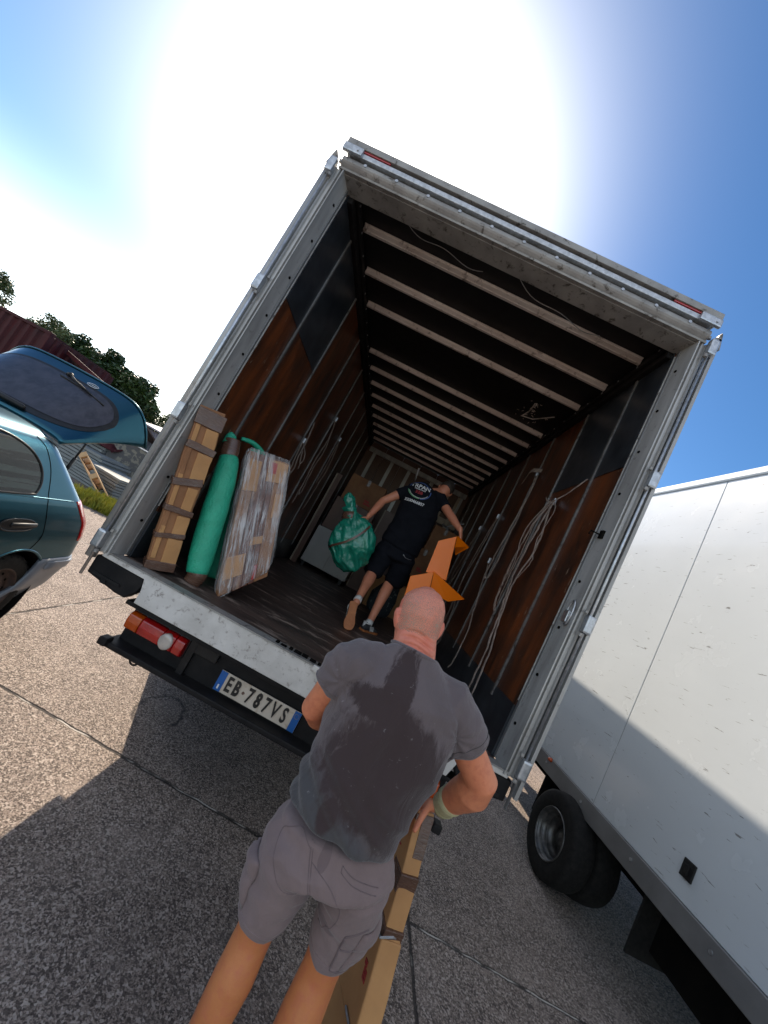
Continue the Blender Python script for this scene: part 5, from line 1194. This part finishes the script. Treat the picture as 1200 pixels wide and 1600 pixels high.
# ------------------------------------------------------------ carton the man holds
L0, L1 = Vector((2.050, -.905, .012)), Vector((1.935, -.640, 1.055)); uz = (L1-L0).normalized(); Lc = (L1-L0).length
T_ = Vector((math.cos(R(9)), math.sin(R(9)), 0)); T_ = (T_-uz*T_.dot(uz)).normalized(); D_ = uz.cross(T_)
pc = thing('carton_package', 'long flat cardboard package with brown tape bands held upright by the shaven headed man', 'package', L0)
def slab(name, a, b, th, dp, mat, back=.0, wob=.0015, xo=0, par=pc, sub=7):
    return frame_box(name, L0+uz*(Lc*a)+D_*(.20+back)+T_*xo, T_, D_, uz, th, dp, Lc*(b-a), mat, par, bev=.006, wob=wob, sub=sub)
slab('carton', .0, 1.0, .068, .40, 'card', wob=.006, sub=13)
slab('outer_sleeve', .33, .655, .078, .41, 'card', wob=.004); slab('outer_sleeve', .0, .42, .090, .425, 'card', wob=.004)
for a, h, tl in ((.93, .052, .3), (.815, .055, -.25), (.695, .050, -.35), (.972, .020, 0)):
    uzt = (uz+D_*tl).normalized(); frame_box('tape_band', L0+uz*(Lc*a)+D_*.20, T_, uzt.cross(T_)*-1 if False else uzt.cross(T_), uzt, .0712, .4045, Lc*h, 'tape', pc, bev=.002, wob=.0006, sub=6)
frame_box('tape_band', L0+uz*(Lc*.87)+D_*(.0)+T_*.012, T_, D_, uz, .0415, .0065, Lc*.125, 'tape', pc, bev=.001)
def red_marks(a, y0, n, s):
    for k in range(n):
        c = L0+uz*(Lc*a)+uz*(s*.6*k)+D_*(y0+.0*k)-T_*(.0396+(.006 if a < .42 else 0)); bm = BM(); obox(bm, (0, 0, 0), (.002, s*1.6, s*.45)); 
        Mx = Matrix((T_, D_, uz)).transposed().to_4x4(); Mx.translation = c; bm.transform(Mx); obj('red_print', bm, 'redprint', pc)
red_marks(.56, .055, 2, .014); red_marks(.53, .045, 3, .018); red_marks(.88, .06, 1, .012)
for a, y0, y1 in ((.655, .02, .12), (.42, .02, .10)):
    bm = BM(); c = L0+uz*(Lc*a); add_tube(bm, [c+D_*(y1*.1-.004)+T_*.03+uz*.006, c-T_*.0+D_*(-.004)+uz*.012, c-T_*.042+D_*.0+uz*.0, c-T_*.046+D_*y1+uz*.012], .004, 6); obj('plastic_strip', bm, 'zinc', pc)

# ------------------------------------------------------------ man in black inside the truck
m2 = thing('person', 'man in black T-shirt and black shorts striding into the load space, carrying a green bag', 'person', (1.50, 1.75, ZF))
H2 = Vector((1.640, 2.03, 2.80)); HR2 = Matrix.Rotation(R(16), 3, 'Y') @ Matrix.Rotation(R(-8), 3, 'Z') @ Matrix.Rotation(R(-38), 3, 'X')
bm = BM(); head(bm, H2, HR2, 1.0)
limb(bm, [((1.50, 1.93, 2.66), .070), ((1.56, 1.97, 2.71), .062), ((1.61, 2.0, 2.75), .060)], 20)
loft(bm, [((1.475, 1.85, 1.98), .165, .11), ((1.475, 1.84, 2.2), .16, .11), ((1.47, 1.86, 2.45), .17, .11), ((1.45, 1.90, 2.62), .14, .09)], side=(.97, 0, .2), n=28)
S2R, E2R, W2R = Vector((1.625, 1.88, 2.655)), Vector((1.768, 1.72, 2.535)), Vector((1.922, 1.57, 2.41))
limb(bm, [(S2R, .055), (S2R.lerp(E2R, .5), .049), (E2R, .043), (E2R.lerp(W2R, .3), .044), (E2R.lerp(W2R, .7), .034), (W2R, .027)], 18)
hand(bm, W2R, (.45, -.10, -.85), (-.55, .2, -.25), (.5, .7, .6), 1, .08)
S2L, E2L, W2L = Vector((1.245, 1.87, 2.54)), Vector((1.098, 1.80, 2.345)), Vector((1.05, 1.67, 2.115))
limb(bm, [(S2L, .055), (S2L.lerp(E2L, .5), .048), (E2L, .042), (E2L.lerp(W2L, .3), .042), (E2L.lerp(W2L, .7), .033), (W2L, .026)], 18)
hand(bm, W2L, (-.05, -.25, -.95), (-.9, .2, -.1), (.6, .8, .6), -1, .08)
K2L, A2L = Vector((1.350, 1.78, 1.645)), Vector((1.345, 1.41, 1.385)); K2R, A2R = Vector((1.560, 1.90, 1.64)), Vector((1.545, 1.62, 1.215))
limb(bm, [((1.39, 1.85, 1.95), .09), (Vector((1.39, 1.85, 1.95)).lerp(K2L, .6), .072), (K2L, .056), (K2L.lerp(A2L, .28)+Vector((0, -.012, -.012)), .058), (K2L.lerp(A2L, .6), .044), (A2L, .033), (A2L+Vector((0, -.03, -.04)), .034)], 20)
limb(bm, [((1.56, 1.85, 1.95), .09), (Vector((1.57, 1.86, 1.95)).lerp(K2R, .6), .072), (K2R, .056), (K2R.lerp(A2R, .28)+Vector((0, -.012, -.006)), .058), (K2R.lerp(A2R, .6), .045), (A2R, .033), (A2R+Vector((0, 0, -.05)), .034)], 20)
b2 = obj('body', bm, 'skin', m2); remesh(b2, .0055, 5)
bm = BM()
for v_ in (0,):
    def q2(x, y, z): return H2+HR2 @ Vector((x, y, z))
    loft(bm, [(q2(0, -.012, -.01), .077, .096), (q2(0, -.008, .03), .081, .104), (q2(0, -.006, .06), .080, .102), (q2(0, -.006, .09), .069, .090), (q2(0, 0, .112), .045, .06)], side=HR2 @ Vector((1, 0, 0)), n=26, cap=.4)
for v in bm.verts: v.co += noise.noise_vector(v.co*40)*.004
obj('hair', bm, 'hair', m2, smooth=True)
bm = BM()
loft(bm, [((1.475, 1.84, 1.99), .208, .150), ((1.480, 1.835, 2.10), .205, .148), ((1.488, 1.84, 2.25), .205, .148), ((1.480, 1.85, 2.40), .208, .148), ((1.462, 1.865, 2.52), .208, .140), ((1.44, 1.89, 2.625), .19, .12), ((1.475, 1.915, 2.69), .11, .09)], side=(.965, 0, .26), n=40, cap=.1, power=2.3)
limb(bm, [((1.55, 1.885, 2.655), .070), ((1.63, 1.88, 2.66), .072), ((1.675, 1.84, 2.615), .066), ((1.70, 1.80, 2.588), .062)], 22)
limb(bm, [((1.34, 1.885, 2.575), .070), ((1.27, 1.875, 2.555), .070), ((1.232, 1.865, 2.52), .064), ((1.212, 1.858, 2.494), .061)], 22)
t2 = obj('t_shirt', bm, 'black_cloth', m2); remesh(t2, .007, 5); displace(t2, lambda p, n: folds(p, 7, .006, 5, 1.2)+.007*max(0, 1-abs(noise.noise(Vector((p.x*5+p.z*4, p.y*4, p.z*6))))-.74)**1.5*6+.004*math.sin((p.z+.4*p.x)*60)*max(0, (2.25-p.z)))
bm = BM()
loft(bm, [((1.475, 1.85, 2.05), .19, .135), ((1.475, 1.85, 1.95), .20, .150), ((1.475, 1.85, 1.88), .20, .15)], n=36, cap=.3, power=2.3)
limb(bm, [((1.375, 1.85, 1.92), .118, 1.1), ((1.36, 1.83, 1.80), .112, 1.05), ((1.352, 1.80, 1.70), .104), ((1.348, 1.785, 1.655), .102)], 26)
limb(bm, [((1.575, 1.86, 1.92), .118, 1.1), ((1.59, 1.88, 1.80), .112, 1.05), ((1.595, 1.895, 1.70), .106), ((1.595, 1.90, 1.655), .104)], 26)
s2 = obj('shorts', bm, 'black_cloth', m2); remesh(s2, .007, 4); displace(s2, lambda p, n: folds(p, 8, .006, 8, 1.4))
sb2 = bvh_of(s2); tb2 = bvh_of(t2)
out = []
for p in smooth_path([(1.54, 0, 1.945), (1.58, 0, 1.925), (1.64, 0, 1.935)], 5):
    h = sb2.ray_cast(Vector((p.x, 1.0, p.z)), Vector((0, 1, 0)))
    if h[0]: out.append(h[0]+h[1]*.001)
if len(out) > 2: bm = BM(); add_tube(bm, out, .0022, 6); obj('pocket_piping', bm, 'zinc', s2)
def printed(txt, size, cx, cz, rot, mat, wide=1.0, bold=.0, off=.004):
    Mx = Matrix.Translation((cx, 1.2, cz)) @ Matrix.Rotation(rot, 4, 'Y') @ Matrix(((wide, 0, 0, 0), (0, 0, -1, 0), (0, 1, 0, 0), (0, 0, 0, 1)))
    bm = text_bm(txt, size, Mx, .0, bold)
    bmesh.ops.remove_doubles(bm, verts=bm.verts, dist=.00005); bmesh.ops.triangulate(bm, faces=bm.faces); bmesh.ops.subdivide_edges(bm, edges=[e for e in bm.edges if e.calc_length() > .012], cuts=2)
    for v in bm.verts:
        h = tb2.ray_cast(Vector((v.co.x, 1.0, v.co.z)), Vector((0, 1, 0)))
        if h[0]: v.co = Vector((v.co.x, h[0].y-off, v.co.z))
    o = obj('print', bm, mat, t2); return o
ra = R(-4)
printed('TRPAN', .062, 1.385, 2.662, ra, 'print_white', 1.08, .0016)
printed('TRASLOCHI', .019, 1.388, 2.628, ra, 'print_white', 1.2, .0006)
printed('328', .046, 1.390, 2.592, ra, 'print_red', 1.2, .0015)
printed('3200466857', .042, 1.392, 2.478, ra, 'print_white', 1.0, .0012)
for rx, rz, a0, a1, mat, r_, nm in ((.118, .098, 200, 285, 'print_green', .0038, 'arc_print'), (.120, .100, 290, 375, 'print_blue', .0042, 'arc_print'), (.112, .092, 30, 175, 'print_blue', .0022, 'arc_print'), (.108, .090, 205, 340, 'print_white', .0014, 'arc_print')):
    out = []
    for a in np.linspace(R(a0), R(a1), 26):
        x, z = 1.388+rx*math.cos(a), 2.622+rz*math.sin(a); h = tb2.ray_cast(Vector((x, 1.0, z)), Vector((0, 1, 0)))
        if h[0]: out.append(Vector((x, h[0].y-.004, z)))
    bm = BM(); ribbon(bm, out, (0, 1, 0), .002, r_*2.4); obj(nm, bm, mat, t2)
# shoes: one sole turned to us, one flat on the boards
shoe(m2, (1.327, 1.352, 1.352), (1.388, 1.262, 1.128), (-.1, .92, -.3), ('shoe_black', 'gum', 'shoe_white'), stripes=True, sc=1.05)
shoe(m2, (1.505, 1.545, ZF+.002), (1.655, 1.745, ZF+.002), (0, 0, 1), ('shoe_black', 'gum', 'shoe_white'), stripes=True, sc=1.0)
for a, r_ in ((A2L, .036), (A2R, .036)):
    d = (a-(K2L if a == A2L else K2R)).normalized(); bm = BM(); loft(bm, [(a-d*.012, r_, r_), (a+d*.03, r_*1.05, r_*1.1)], n=20, cap=.1); obj('sock', bm, 'shoe_white', m2, smooth=True)

# ------------------------------------------------------------ what he carries
gbg = thing('green_bag', 'knotted green plastic bundle carried in the left hand of the man in black', 'bag', (1.02, 1.62, 1.6))
bm = BM()
loft(bm, [((1.165, 1.62, 1.60), .105, .05), ((1.105, 1.62, 1.665), .165, .10), ((1.05, 1.62, 1.77), .205, .13), ((1.01, 1.62, 1.87), .205, .12), ((.985, 1.62, 1.945), .165, .10), ((.930, 1.62, 2.00), .10, .07), ((.895, 1.62, 2.035), .062, .055)], side=(.90, 0, .43), n=14, cap=.3, power=2.8)
bmesh.ops.subdivide_edges(bm, edges=bm.edges, cuts=3, use_grid_fill=True)
bmesh.ops.subdivide_edges(bm, edges=bm.edges, cuts=1, use_grid_fill=True); bm.normal_update()
for v, nn_ in [(v, Vector(v.normal)) for v in bm.verts]: q_ = Vector((v.co.x*1.0+v.co.z*.5, v.co.y, v.co.z*.6)); v.co += noise.noise_vector(v.co*5)*.02+nn_*(.022*(1-2.2*abs(noise.noise(q_*9)))+.010*(1-2.4*abs(noise.noise(q_*21+Vector((4, 0, 0))))))
obj('bag_body', bm, 'green_bag', gbg, smooth=True)
bm = BM(); loft(bm, [((.900, 1.62, 2.015), .070, .062), ((.878, 1.62, 2.06), .058, .055)], side=(.93, 0, .37), n=18, cap=.15)
bm.transform(Matrix.Translation((.889, 1.62, 2.037)) @ Matrix.Scale(1.25, 4) @ Matrix.Translation((-.889, -1.62, -2.037)))
for v in bm.verts: v.co += noise.noise_vector(v.co*30)*.005
obj('tape_band', bm, 'tape', gbg, smooth=True)
bm = BM(); loft(bm, [((.875, 1.62, 2.055), .056, .05), ((.855, 1.62, 2.09), .072, .055), ((.85, 1.62, 2.12), .05, .04), ((.83, 1.62, 2.145), .05, .04), ((.80, 1.62, 2.18), .062, .045), ((.775, 1.62, 2.205), .045, .035)], side=(.93, 0, .37), n=18, cap=.5)
bmesh.ops.subdivide_edges(bm, edges=bm.edges, cuts=2, use_grid_fill=True)
for v in bm.verts: v.co += noise.noise_vector(v.co*24)*.016+noise.noise_vector(v.co*60)*.006
obj('knotted_neck', bm, 'green_bag', gbg, smooth=True)
bm = BM(); ribbon(bm, smooth_path([(.86, 1.58, 1.665), (.89, 1.49, 1.70), (1.0, 1.445, 1.80), (1.08, 1.455, 1.92), (1.12, 1.53, 2.03), (1.11, 1.66, 2.08)], 6), (.6, 0, -.5), .020, .003); obj('tape_strip', bm, 'tape', gbg)
os_ = thing('orange_shelf', 'bright orange angled shelf unit held in the right hand of the man in black', 'shelf', (1.85, 1.5, 1.8))
for nm, c, th, nn_ in (('upright_panel', [(1.762, 1.45, 2.205), (1.899, 1.46, 2.325), (1.990, 1.44, 1.907), (1.785, 1.43, 1.892)], .018, (.35, .93, 0)),
                  ('top_shelf', [(1.905, 1.462, 2.322), (2.068, 1.58, 2.292), (1.990, 1.60, 2.170), (1.930, 1.462, 2.215)], .018, (.3, .5, .8)),
                  ('lower_panel', [(1.675, 1.40, 1.79), (1.848, 1.41, 1.922), (1.925, 1.41, 1.60), (1.735, 1.40, 1.44)], .018, (-.1, 1, 0)),
                  ('lower_shelf', [(1.850, 1.412, 1.925), (2.222, 1.45, 1.832), (2.10, 1.47, 1.742), (1.90, 1.445, 1.745)], .018, (.2, 1, .3))):
    bm = BM(); quad_slab(bm, c, th, Vector(nn_).normalized()); obj(nm, bm, 'orange', os_, bevel=.002)
# ============================================================ YARD BEHIND THE CAR
def fence_sheet(name, label, cat, a, b, z0, z1, mat, pitch=.22, depth=.04, th=.006):
    a, b = Vector(a), Vector(b); d = (b-a); L = d.length; d.normalize(); nrm_ = Vector((d.y, -d.x, 0)); bm = BM(); k = 0; s = 0; prev = None; o_ = 0
    P = []
    while s < L:
        for ds, of in ((0, 0), (pitch*.32, 0), (pitch*.5, depth), (pitch*.82, depth)): P.append((s+ds, of))
        s += pitch
    P.append((s, 0))
    pf = [a+d*p+nrm_*o for p, o in P]
    lo = [[bm.verts.new((q.x, q.y, z0)) for q in pf], [bm.verts.new((q.x-nrm_.x*th, q.y-nrm_.y*th, z0)) for q in pf]]
    hi = [[bm.verts.new((q.x, q.y, z1)) for q in pf], [bm.verts.new((q.x-nrm_.x*th, q.y-nrm_.y*th, z1)) for q in pf]]
    for i in range(len(pf)-1):
        bm.faces.new((lo[0][i], lo[0][i+1], hi[0][i+1], hi[0][i])); bm.faces.new((lo[1][i+1], lo[1][i], hi[1][i], hi[1][i+1])); bm.faces.new((hi[0][i], hi[0][i+1], hi[1][i+1], hi[1][i]))
    return bm
cont = thing('shipping_container', 'dark red corrugated container behind the raised tailgate', 'container', (-13.2, 8.6, 0))
bm = fence_sheet('', '', '', (-17.0, 8.0, 0), (-9.75, 8.0, 0), .15, 2.98, 'redshed', .28, .05); obj('side_wall', bm, 'redshed', cont)
bm = fence_sheet('', '', '', (-9.70, 8.05, 0), (-9.70, 10.4, 0), .15, 2.98, 'redshed', .28, .05); obj('end_wall', bm, 'redshed', cont)
for lo, hi in (((-17.1, 7.93, 2.981), (-9.66, 8.09, 3.07)), ((-17.1, 7.93, .0), (-9.66, 8.09, .149)), ((-9.82, 7.92, .15), (-9.64, 8.10, 2.98))):
    bm = BM(); add_box(bm, lo, hi); obj('frame_member', bm, 'redshed', cont, bevel=.01)
bm = BM(); add_box(bm, (-17.0, 8.1, 2.99), (-9.7, 10.4, 3.04)); obj('container_roof', bm, 'redshed', cont)
sh = thing('lean_to_shed', 'low shed with a thin reddish roof edge, right of the red container', 'shed', (-8.6, 9.5, 0))
bm = BM(); quad_slab(bm, [(-9.6, 8.6, 2.86), (-6.9, 9.0, 2.18), (-6.9, 11.0, 1.4), (-9.6, 10.6, 2.0)], .05, (0, 0, -1)); obj('shed_roof', bm, 'oldwood', sh)
bm = BM(); quad_slab(bm, [(-9.62, 8.56, 2.9), (-6.88, 8.96, 2.22), (-6.88, 8.96, 2.10), (-9.62, 8.56, 2.78)], .03, (0, 1, 0)); obj('roof_edge', bm, 'redshed', sh)
bm = BM(); add_box(bm, (-9.5, 9.2, 0), (-7.0, 9.3, 2.1)); obj('shed_wall', bm, 'shed', sh)
w_ = thing('corrugated_shed', 'pale grey sheet metal shed beyond the scrap heap', 'shed', (-6.3, 10.6, 0))
bm = fence_sheet('', '', '', (-8.0, 10.6, 0), (-5.2, 10.2, 0), .0, 2.02, 'shed', .12, .02); obj('shed_wall', bm, 'shed', w_)
bm = BM(); quad_slab(bm, [(-8.1, 10.45, 2.12), (-5.0, 10.0, 2.05), (-5.0, 12.2, 2.35), (-8.1, 12.6, 2.42)], .05, (0, 0, -1)); obj('shed_roof', bm, 'shed', w_)
# pallet leaning upright
pl = thing('wooden_pallet', 'pale wooden pallet leaning on its edge among the weeds', 'pallet', (-4.95, 6.3, 0))
e1 = Vector((.985, .06, -.665)).normalized(); e2 = Vector((-.60, .79, -.10)); e2 = (e2-e1*e2.dot(e1)).normalized(); e3 = e2.cross(e1).normalized()*-1
if e3.z < 0: e3 = -e3
o0 = Vector((-5.68, 6.2, .715))
for h in (0, .138):
    for k in range(5):
        bm = BM(); a = o0+e3*h+e2*(.175*k); quad_slab(bm, [a, a+e1*1.2, a+e1*1.2+e2*.1, a+e2*.1], .022, e3); obj('deck_board', bm, 'pine', pl)
for k in range(3):
    for y in (.0, .35, .70):
        bm = BM(); a = o0+e1*(.0+.545*k)+e2*y+e3*.022; quad_slab(bm, [a, a+e1*.11, a+e1*.11+e2*.1, a+e2*.1], .116, e3); obj('block', bm, 'pine', pl)
for k in range(3):
    bm = BM(); a = o0+e1*(.545*k)+e3*.0225+e2*.002; quad_slab(bm, [a, a+e1*.10, a+e1*.10+e2*.8, a+e2*.8], .018, e3)
    obj('stringer', bm, 'oldwood', pl)
# stacks of sheets
def stack(label, x, y, w1, d1, n, h, rot, tilt=0, z0=0):
    t_ = thing('sheet_stack', label, 'stack', (x, y, z0)); t_['group'] = 'stacks of grey sheets in the yard'
    RR_ = Matrix.Rotation(R(rot), 3, 'Z')
    for k in range(n):
        bm = BM(); c = Vector((x, y, z0+h*(k+.5))) + Vector((random.uniform(-.03, .03), random.uniform(-.03, .03), 0)); obox(bm, c, (w1, d1, h*.8), RR_); obj('sheet', bm, 'sheet', t_)
random.seed(11)
stack('low stack of grey sheets nearest the pallet', -5.75, 7.7, 1.7, 1.1, 8, .07, -14)
stack('higher stack of grey sheets seen under the raised tailgate', -7.7, 9.0, 2.0, 1.0, 16, .085, -14)
stack('stack of grey sheets behind the pallet', -6.9, 8.3, 1.5, 1.0, 9, .085, -12)
t_ = thing('scrap_sheet', 'dark mottled square panel standing on the scrap', 'panel', (-6.1, 8.5, 0)); bm = BM(); quad_slab(bm, [(-6.75, 8.3, .45), (-5.95, 8.6, .35), (-5.85, 8.7, 1.35), (-6.8, 8.4, 1.4)], .05, (0, 1, 0)); obj('board', bm, 'mottled', t_)
bm = BM(); add_tube(bm, [(-6.82, 8.27, 1.42), (-5.83, 8.58, 1.37), (-5.0, 8.8, 1.34)], .018, 6); obj('edge_bar', bm, 'zinc', t_)
t_ = thing('red_scrap', 'crumpled dark red sheet metal lying on the sheet stack', 'scrap', (-7.1, 8.8, .9)); bm = BM(); bmesh.ops.create_grid(bm, x_segments=14, y_segments=10, size=.5)
for v in bm.verts: v.co = Vector((-7.1+v.co.x*1.1, 8.55+v.co.y*.7, 1.12+.3*v.co.y)) + noise.noise_vector(v.co*5)*.16
o = obj('sheet', bm, 'redshed', t_); o.modifiers.new('s', 'SOLIDIFY').thickness = .02
t_ = thing('blue_drum', 'blue plastic drum behind the mottled panel', 'drum', (-5.6, 9.2, 0)); bm = BM(); wheel_ring(bm, (-5.65, 9.3, .6), (0, 0, 1), [(-.6, .001), (-.6, .29), (-.55, .31), (-.2, .31), (-.18, .325), (-.15, .31), (.2, .31), (.22, .325), (.25, .31), (.55, .31), (.6, .28), (.6, .001)]) if False else None
if bm is not None:
    rgs = []
    for z, r_ in ((.0, .28), (.03, .31), (.4, .31), (.42, .33), (.45, .31), (.85, .31), (.87, .33), (.9, .31), (1.2, .31), (1.25, .27)):
        rgs.append([bm.verts.new((-5.7+r_*math.cos(a), 9.3+r_*math.sin(a), z)) for a in np.linspace(0, 2*PI, 25)[:-1]])
    for a, b in zip(rgs, rgs[1:]):
        for k in range(24): bm.faces.new((a[k], a[(k+1) % 24], b[(k+1) % 24], b[k]))
    bm.faces.new(rgs[0][::-1]); bm.faces.new(rgs[-1])
obj('drum_body', bm, 'bluebarrel', t_, smooth=True)
bm = BM(); add_tube(bm, [(-5.62, 9.2, 1.25), (-5.62, 9.2, 1.29)], .04, 10); obj('bung', bm, 'seal', t_)
t_ = thing('leaning_plank', 'broad weathered brown plank leaning on the scrap heap', 'plank', (-5.0, 7.9, 0)); bm = BM(); quad_slab(bm, [(-5.22, 8.0, .0), (-5.0, 7.95, .0), (-4.75, 8.5, 1.05), (-4.98, 8.55, 1.05)], .04, (0, 1, 0)); obj('board', bm, 'oldwood', t_)
t_ = thing('long_pole', 'thin rusty pole slanting over the scrap heap', 'pole', (-5.3, 8.6, 0)); bm = BM(); add_tube(bm, [(-5.75, 8.4, .2), (-4.7, 9.0, 1.95)], .02, 8); obj('pole', bm, 'oldwood', t_)
random.seed(21)
lb_ = ['dark split board lying at the foot of the heap', 'short brown batten across the heap', 'grey batten leaning right of the broad plank', 'dark red board low in the heap', 'thin brown board behind the broad plank', 'blackened board under the plank']
for k in range(6):
    x = -5.3+random.uniform(-.35, .7); y = 8.2+random.uniform(-.1, .7); z = random.uniform(.1, .55); a = random.uniform(-.7, .7); l = random.uniform(.7, 1.3)
    t_ = thing('scrap_board', lb_[k], 'board', (x, y, 0), 'boards on the scrap heap'); bm = BM(); obox(bm, (x, y, z), (l, .1, .04), Matrix.Rotation(a, 3, 'Y') @ Matrix.Rotation(random.uniform(-.6, .6), 3, 'Z')); obj('board', bm, ['oldwood', 'redshed', 'sheet'][k % 3], t_)
t_ = thing('slatted_crate', 'grey slatted crate panel standing right of the blue drum', 'crate', (-4.9, 9.2, 0))
for k in range(6):
    bm = BM(); add_box(bm, (-5.25+k*.13, 9.2, .7), (-5.25+k*.13+.06, 9.23, 1.6)); obj('slat', bm, 'shed', t_)
for z in (.75, 1.5): bm = BM(); add_box(bm, (-5.27, 9.231, z), (-4.5, 9.26, z+.06)); obj('cross_bar', bm, 'oldwood', t_)
# weeds
bm = BM(); random.seed(31)
for k in range(6500):
    u_ = random.random(); x = -4.75+1.35*u_+random.uniform(-.25, .25); y = 5.75+.35*u_+random.uniform(-.45, .45)
    h = random.uniform(.06, .30)*(1-.5*u_*random.random()); a = random.uniform(0, 6.28); w1 = random.uniform(.006, .02); lx, ly = random.uniform(-.1, .1), random.uniform(-.1, .1)
    c, s_ = math.cos(a)*w1, math.sin(a)*w1
    v = [bm.verts.new(q) for q in ((x-c, y-s_, 0), (x+c, y+s_, 0), (x+c*.8+lx*.5, y+s_*.8+ly*.5, h*.6), (x+lx, y+ly, h), (x-c*.8+lx*.5, y-s_*.8+ly*.5, h*.6))]; bm.faces.new(v)
tag(obj('weeds', bm, 'weed'), 'yellow green weeds growing at the foot of the pallet', 'weeds')['kind'] = 'stuff'
# trees
def tree(name, label, base, blobs, nleaf, ls, mat, seed, grp=None):
    random.seed(seed); t_ = thing(name, label, 'tree', base, grp); b = Vector(base)
    bm = BM(); top = max(p[2] for p, r_ in blobs)
    c0 = sum((Vector(p) for p, r_ in blobs), Vector())/len(blobs)
    add_tube(bm, [b, b+Vector((.05, .03, top*.35)), Vector((c0.x, c0.y, top*.75))], [.14, .10, .05], 8)
    for p, r_ in blobs: add_tube(bm, [b+Vector((.04, .02, top*.3)), (b+Vector(p))/2+Vector((0, 0, .1)), Vector(p)], [.06, .035, .012], 6)
    obj('trunk', bm, 'trunk', t_)
    bm = BM(); tot = sum(r_**2 for p, r_ in blobs)
    for p, r_ in blobs:
        sub = []
        for k in range(int(14+r_*14)):
            d = Vector((random.gauss(0, 1), random.gauss(0, 1), random.gauss(0, 1))).normalized()*r_*random.uniform(.45, 1.0); sub.append((Vector(p)+d*Vector((1, 1, .85)) if False else Vector(p)+Vector((d.x, d.y, d.z*.85)), r_*random.uniform(.30, .50)))
        n = int(nleaf*r_**2/tot/len(sub))+1
        for c, q in sub:
            for k in range(n):
                d = Vector((random.gauss(0, 1), random.gauss(0, 1), random.gauss(0, 1))).normalized()*q*random.random()**.45
                x = c+d; a = Vector((random.gauss(0, 1), random.gauss(0, 1), random.gauss(0, .6))).normalized()*ls*random.uniform(.6, 1.3); e = a.cross(Vector((random.gauss(0, 1), random.gauss(0, 1), random.gauss(0, 1)))).normalized()*ls*.42
                bm.faces.new([bm.verts.new(y) for y in (x-a, x+e, x+a, x-e)])
    obj('crown', bm, mat, t_)
tree('bushy_tree', 'dense dark green tree at the right end of the row, behind the tailgate tip', (-9.9, 12.6, 0), [((-10.2, 12.3, 3.0), .80), ((-9.85, 12.4, 2.6), .75), ((-10.5, 12.5, 3.35), .48), ((-10.0, 12.5, 2.0), .95), ((-10.9, 12.4, 2.9), .6)], 26000, .085, 'leaf', 41)
tree('bushy_tree', 'rounded dark green tree in the middle of the row', (-11.8, 12.8, 0), [((-11.7, 12.4, 3.35), .72), ((-11.2, 12.5, 2.9), .75), ((-12.3, 12.5, 3.05), .75), ((-11.8, 12.6, 2.3), 1.0), ((-11.75, 12.5, 3.9), .32)], 24000, .085, 'leaf', 42)
tree('bushy_tree', 'dark green tree just right of the red container', (-13.6, 13.0, 0), [((-13.5, 12.7, 3.45), .70), ((-13.0, 12.6, 3.1), .7), ((-14.2, 12.8, 3.5), .8), ((-13.8, 12.8, 2.4), .9)], 22000, .085, 'leaf', 43)
tree('olive_tree', 'thin pale green tree rising above the right end of the red container', (-13.7, 11.6, 0), [((-13.55, 11.5, 3.75), .45), ((-12.95, 11.4, 3.5), .40), ((-14.1, 11.5, 3.45), .5), ((-13.9, 11.5, 2.8), .6)], 3600, .06, 'leaf2', 44)
tree('olive_tree', 'thin pale green tree above the red container at the picture edge', (-17.0, 11.8, 0), [((-17.0, 11.6, 4.25), .60), ((-16.4, 11.6, 3.95), .45), ((-17.6, 11.6, 4.0), .7), ((-17.2, 11.7, 3.3), .8)], 6500, .065, 'leaf2', 45)
tree('olive_tree', 'low thin tree between the dark trees and the open truck door', (-9.6, 14.2, 0), [((-9.9, 14.0, 2.55), .5), ((-9.2, 13.9, 2.85), .40), ((-8.6, 13.9, 2.7), .45), ((-9.3, 14, 2.1), .6)], 5200, .055, 'leaf2', 46)
# overhead wire
pw1, pw2 = Vector((-9.5, 12, 3.64)), Vector((-8.22, 12, 3.80)); d_ = (pw2-pw1).normalized()
t_ = thing('power_line', 'thin overhead wire crossing the bright sky beside the dark trees', 'wire', (-8.8, 12, 0))
for y_, s_ in ((12.0, -14), (12.0, 26)):
    bm = BM(); q = pw1+d_*s_; add_tube(bm, [(q.x, y_, 0), (q.x, y_, q.z+.3)], [.12, .08], 10); obj('pole', bm, 'oldwood', t_)
bm = BM(); add_tube(bm, [pw1+d_*s_+Vector((0, 0, .0006*(s_-6)**2)) for s_ in np.linspace(-14, 26, 20)], .011, 6); obj('cable', bm, 'void', t_)
# hedge line and far ground cover so the horizon is not bare
hb_ = thing('boundary_wall', 'long low pale wall closing off the yard', 'wall', (-2, 22, 0))
bm = BM(); add_box(bm, (-30, 22, 0), (30, 22.25, 1.5)); obj('wall', bm, 'shed', hb_)
bm = BM(); add_box(bm, (-30.05, 21.95, 1.501), (30.05, 22.3, 1.56)); obj('coping', bm, 'sheet', hb_)

# loose grit on the slabs
bm = BM(); random.seed(77)
for k in range(420):
    x, y = random.uniform(-2.2, 4.2), random.uniform(-1.3, 3.0)
    if random.random() < .45: y = .35+random.gauss(0, .05)
    r_ = random.uniform(.0015, .0048); vs = bmesh.ops.create_icosphere(bm, subdivisions=1, radius=r_)['verts']
    for v in vs: v.co = Vector((v.co.x*random.uniform(.8, 1.3)+x, v.co.y+y, v.co.z*.7+r_*.5))
MT['grit'] = M('loose_grit', (.34, .29, .25), (.12, .10, .09), 9, rough=.9)
tag(obj('grit', bm, 'grit'), 'loose grit scattered over the concrete slabs', 'grit')['kind'] = 'stuff'
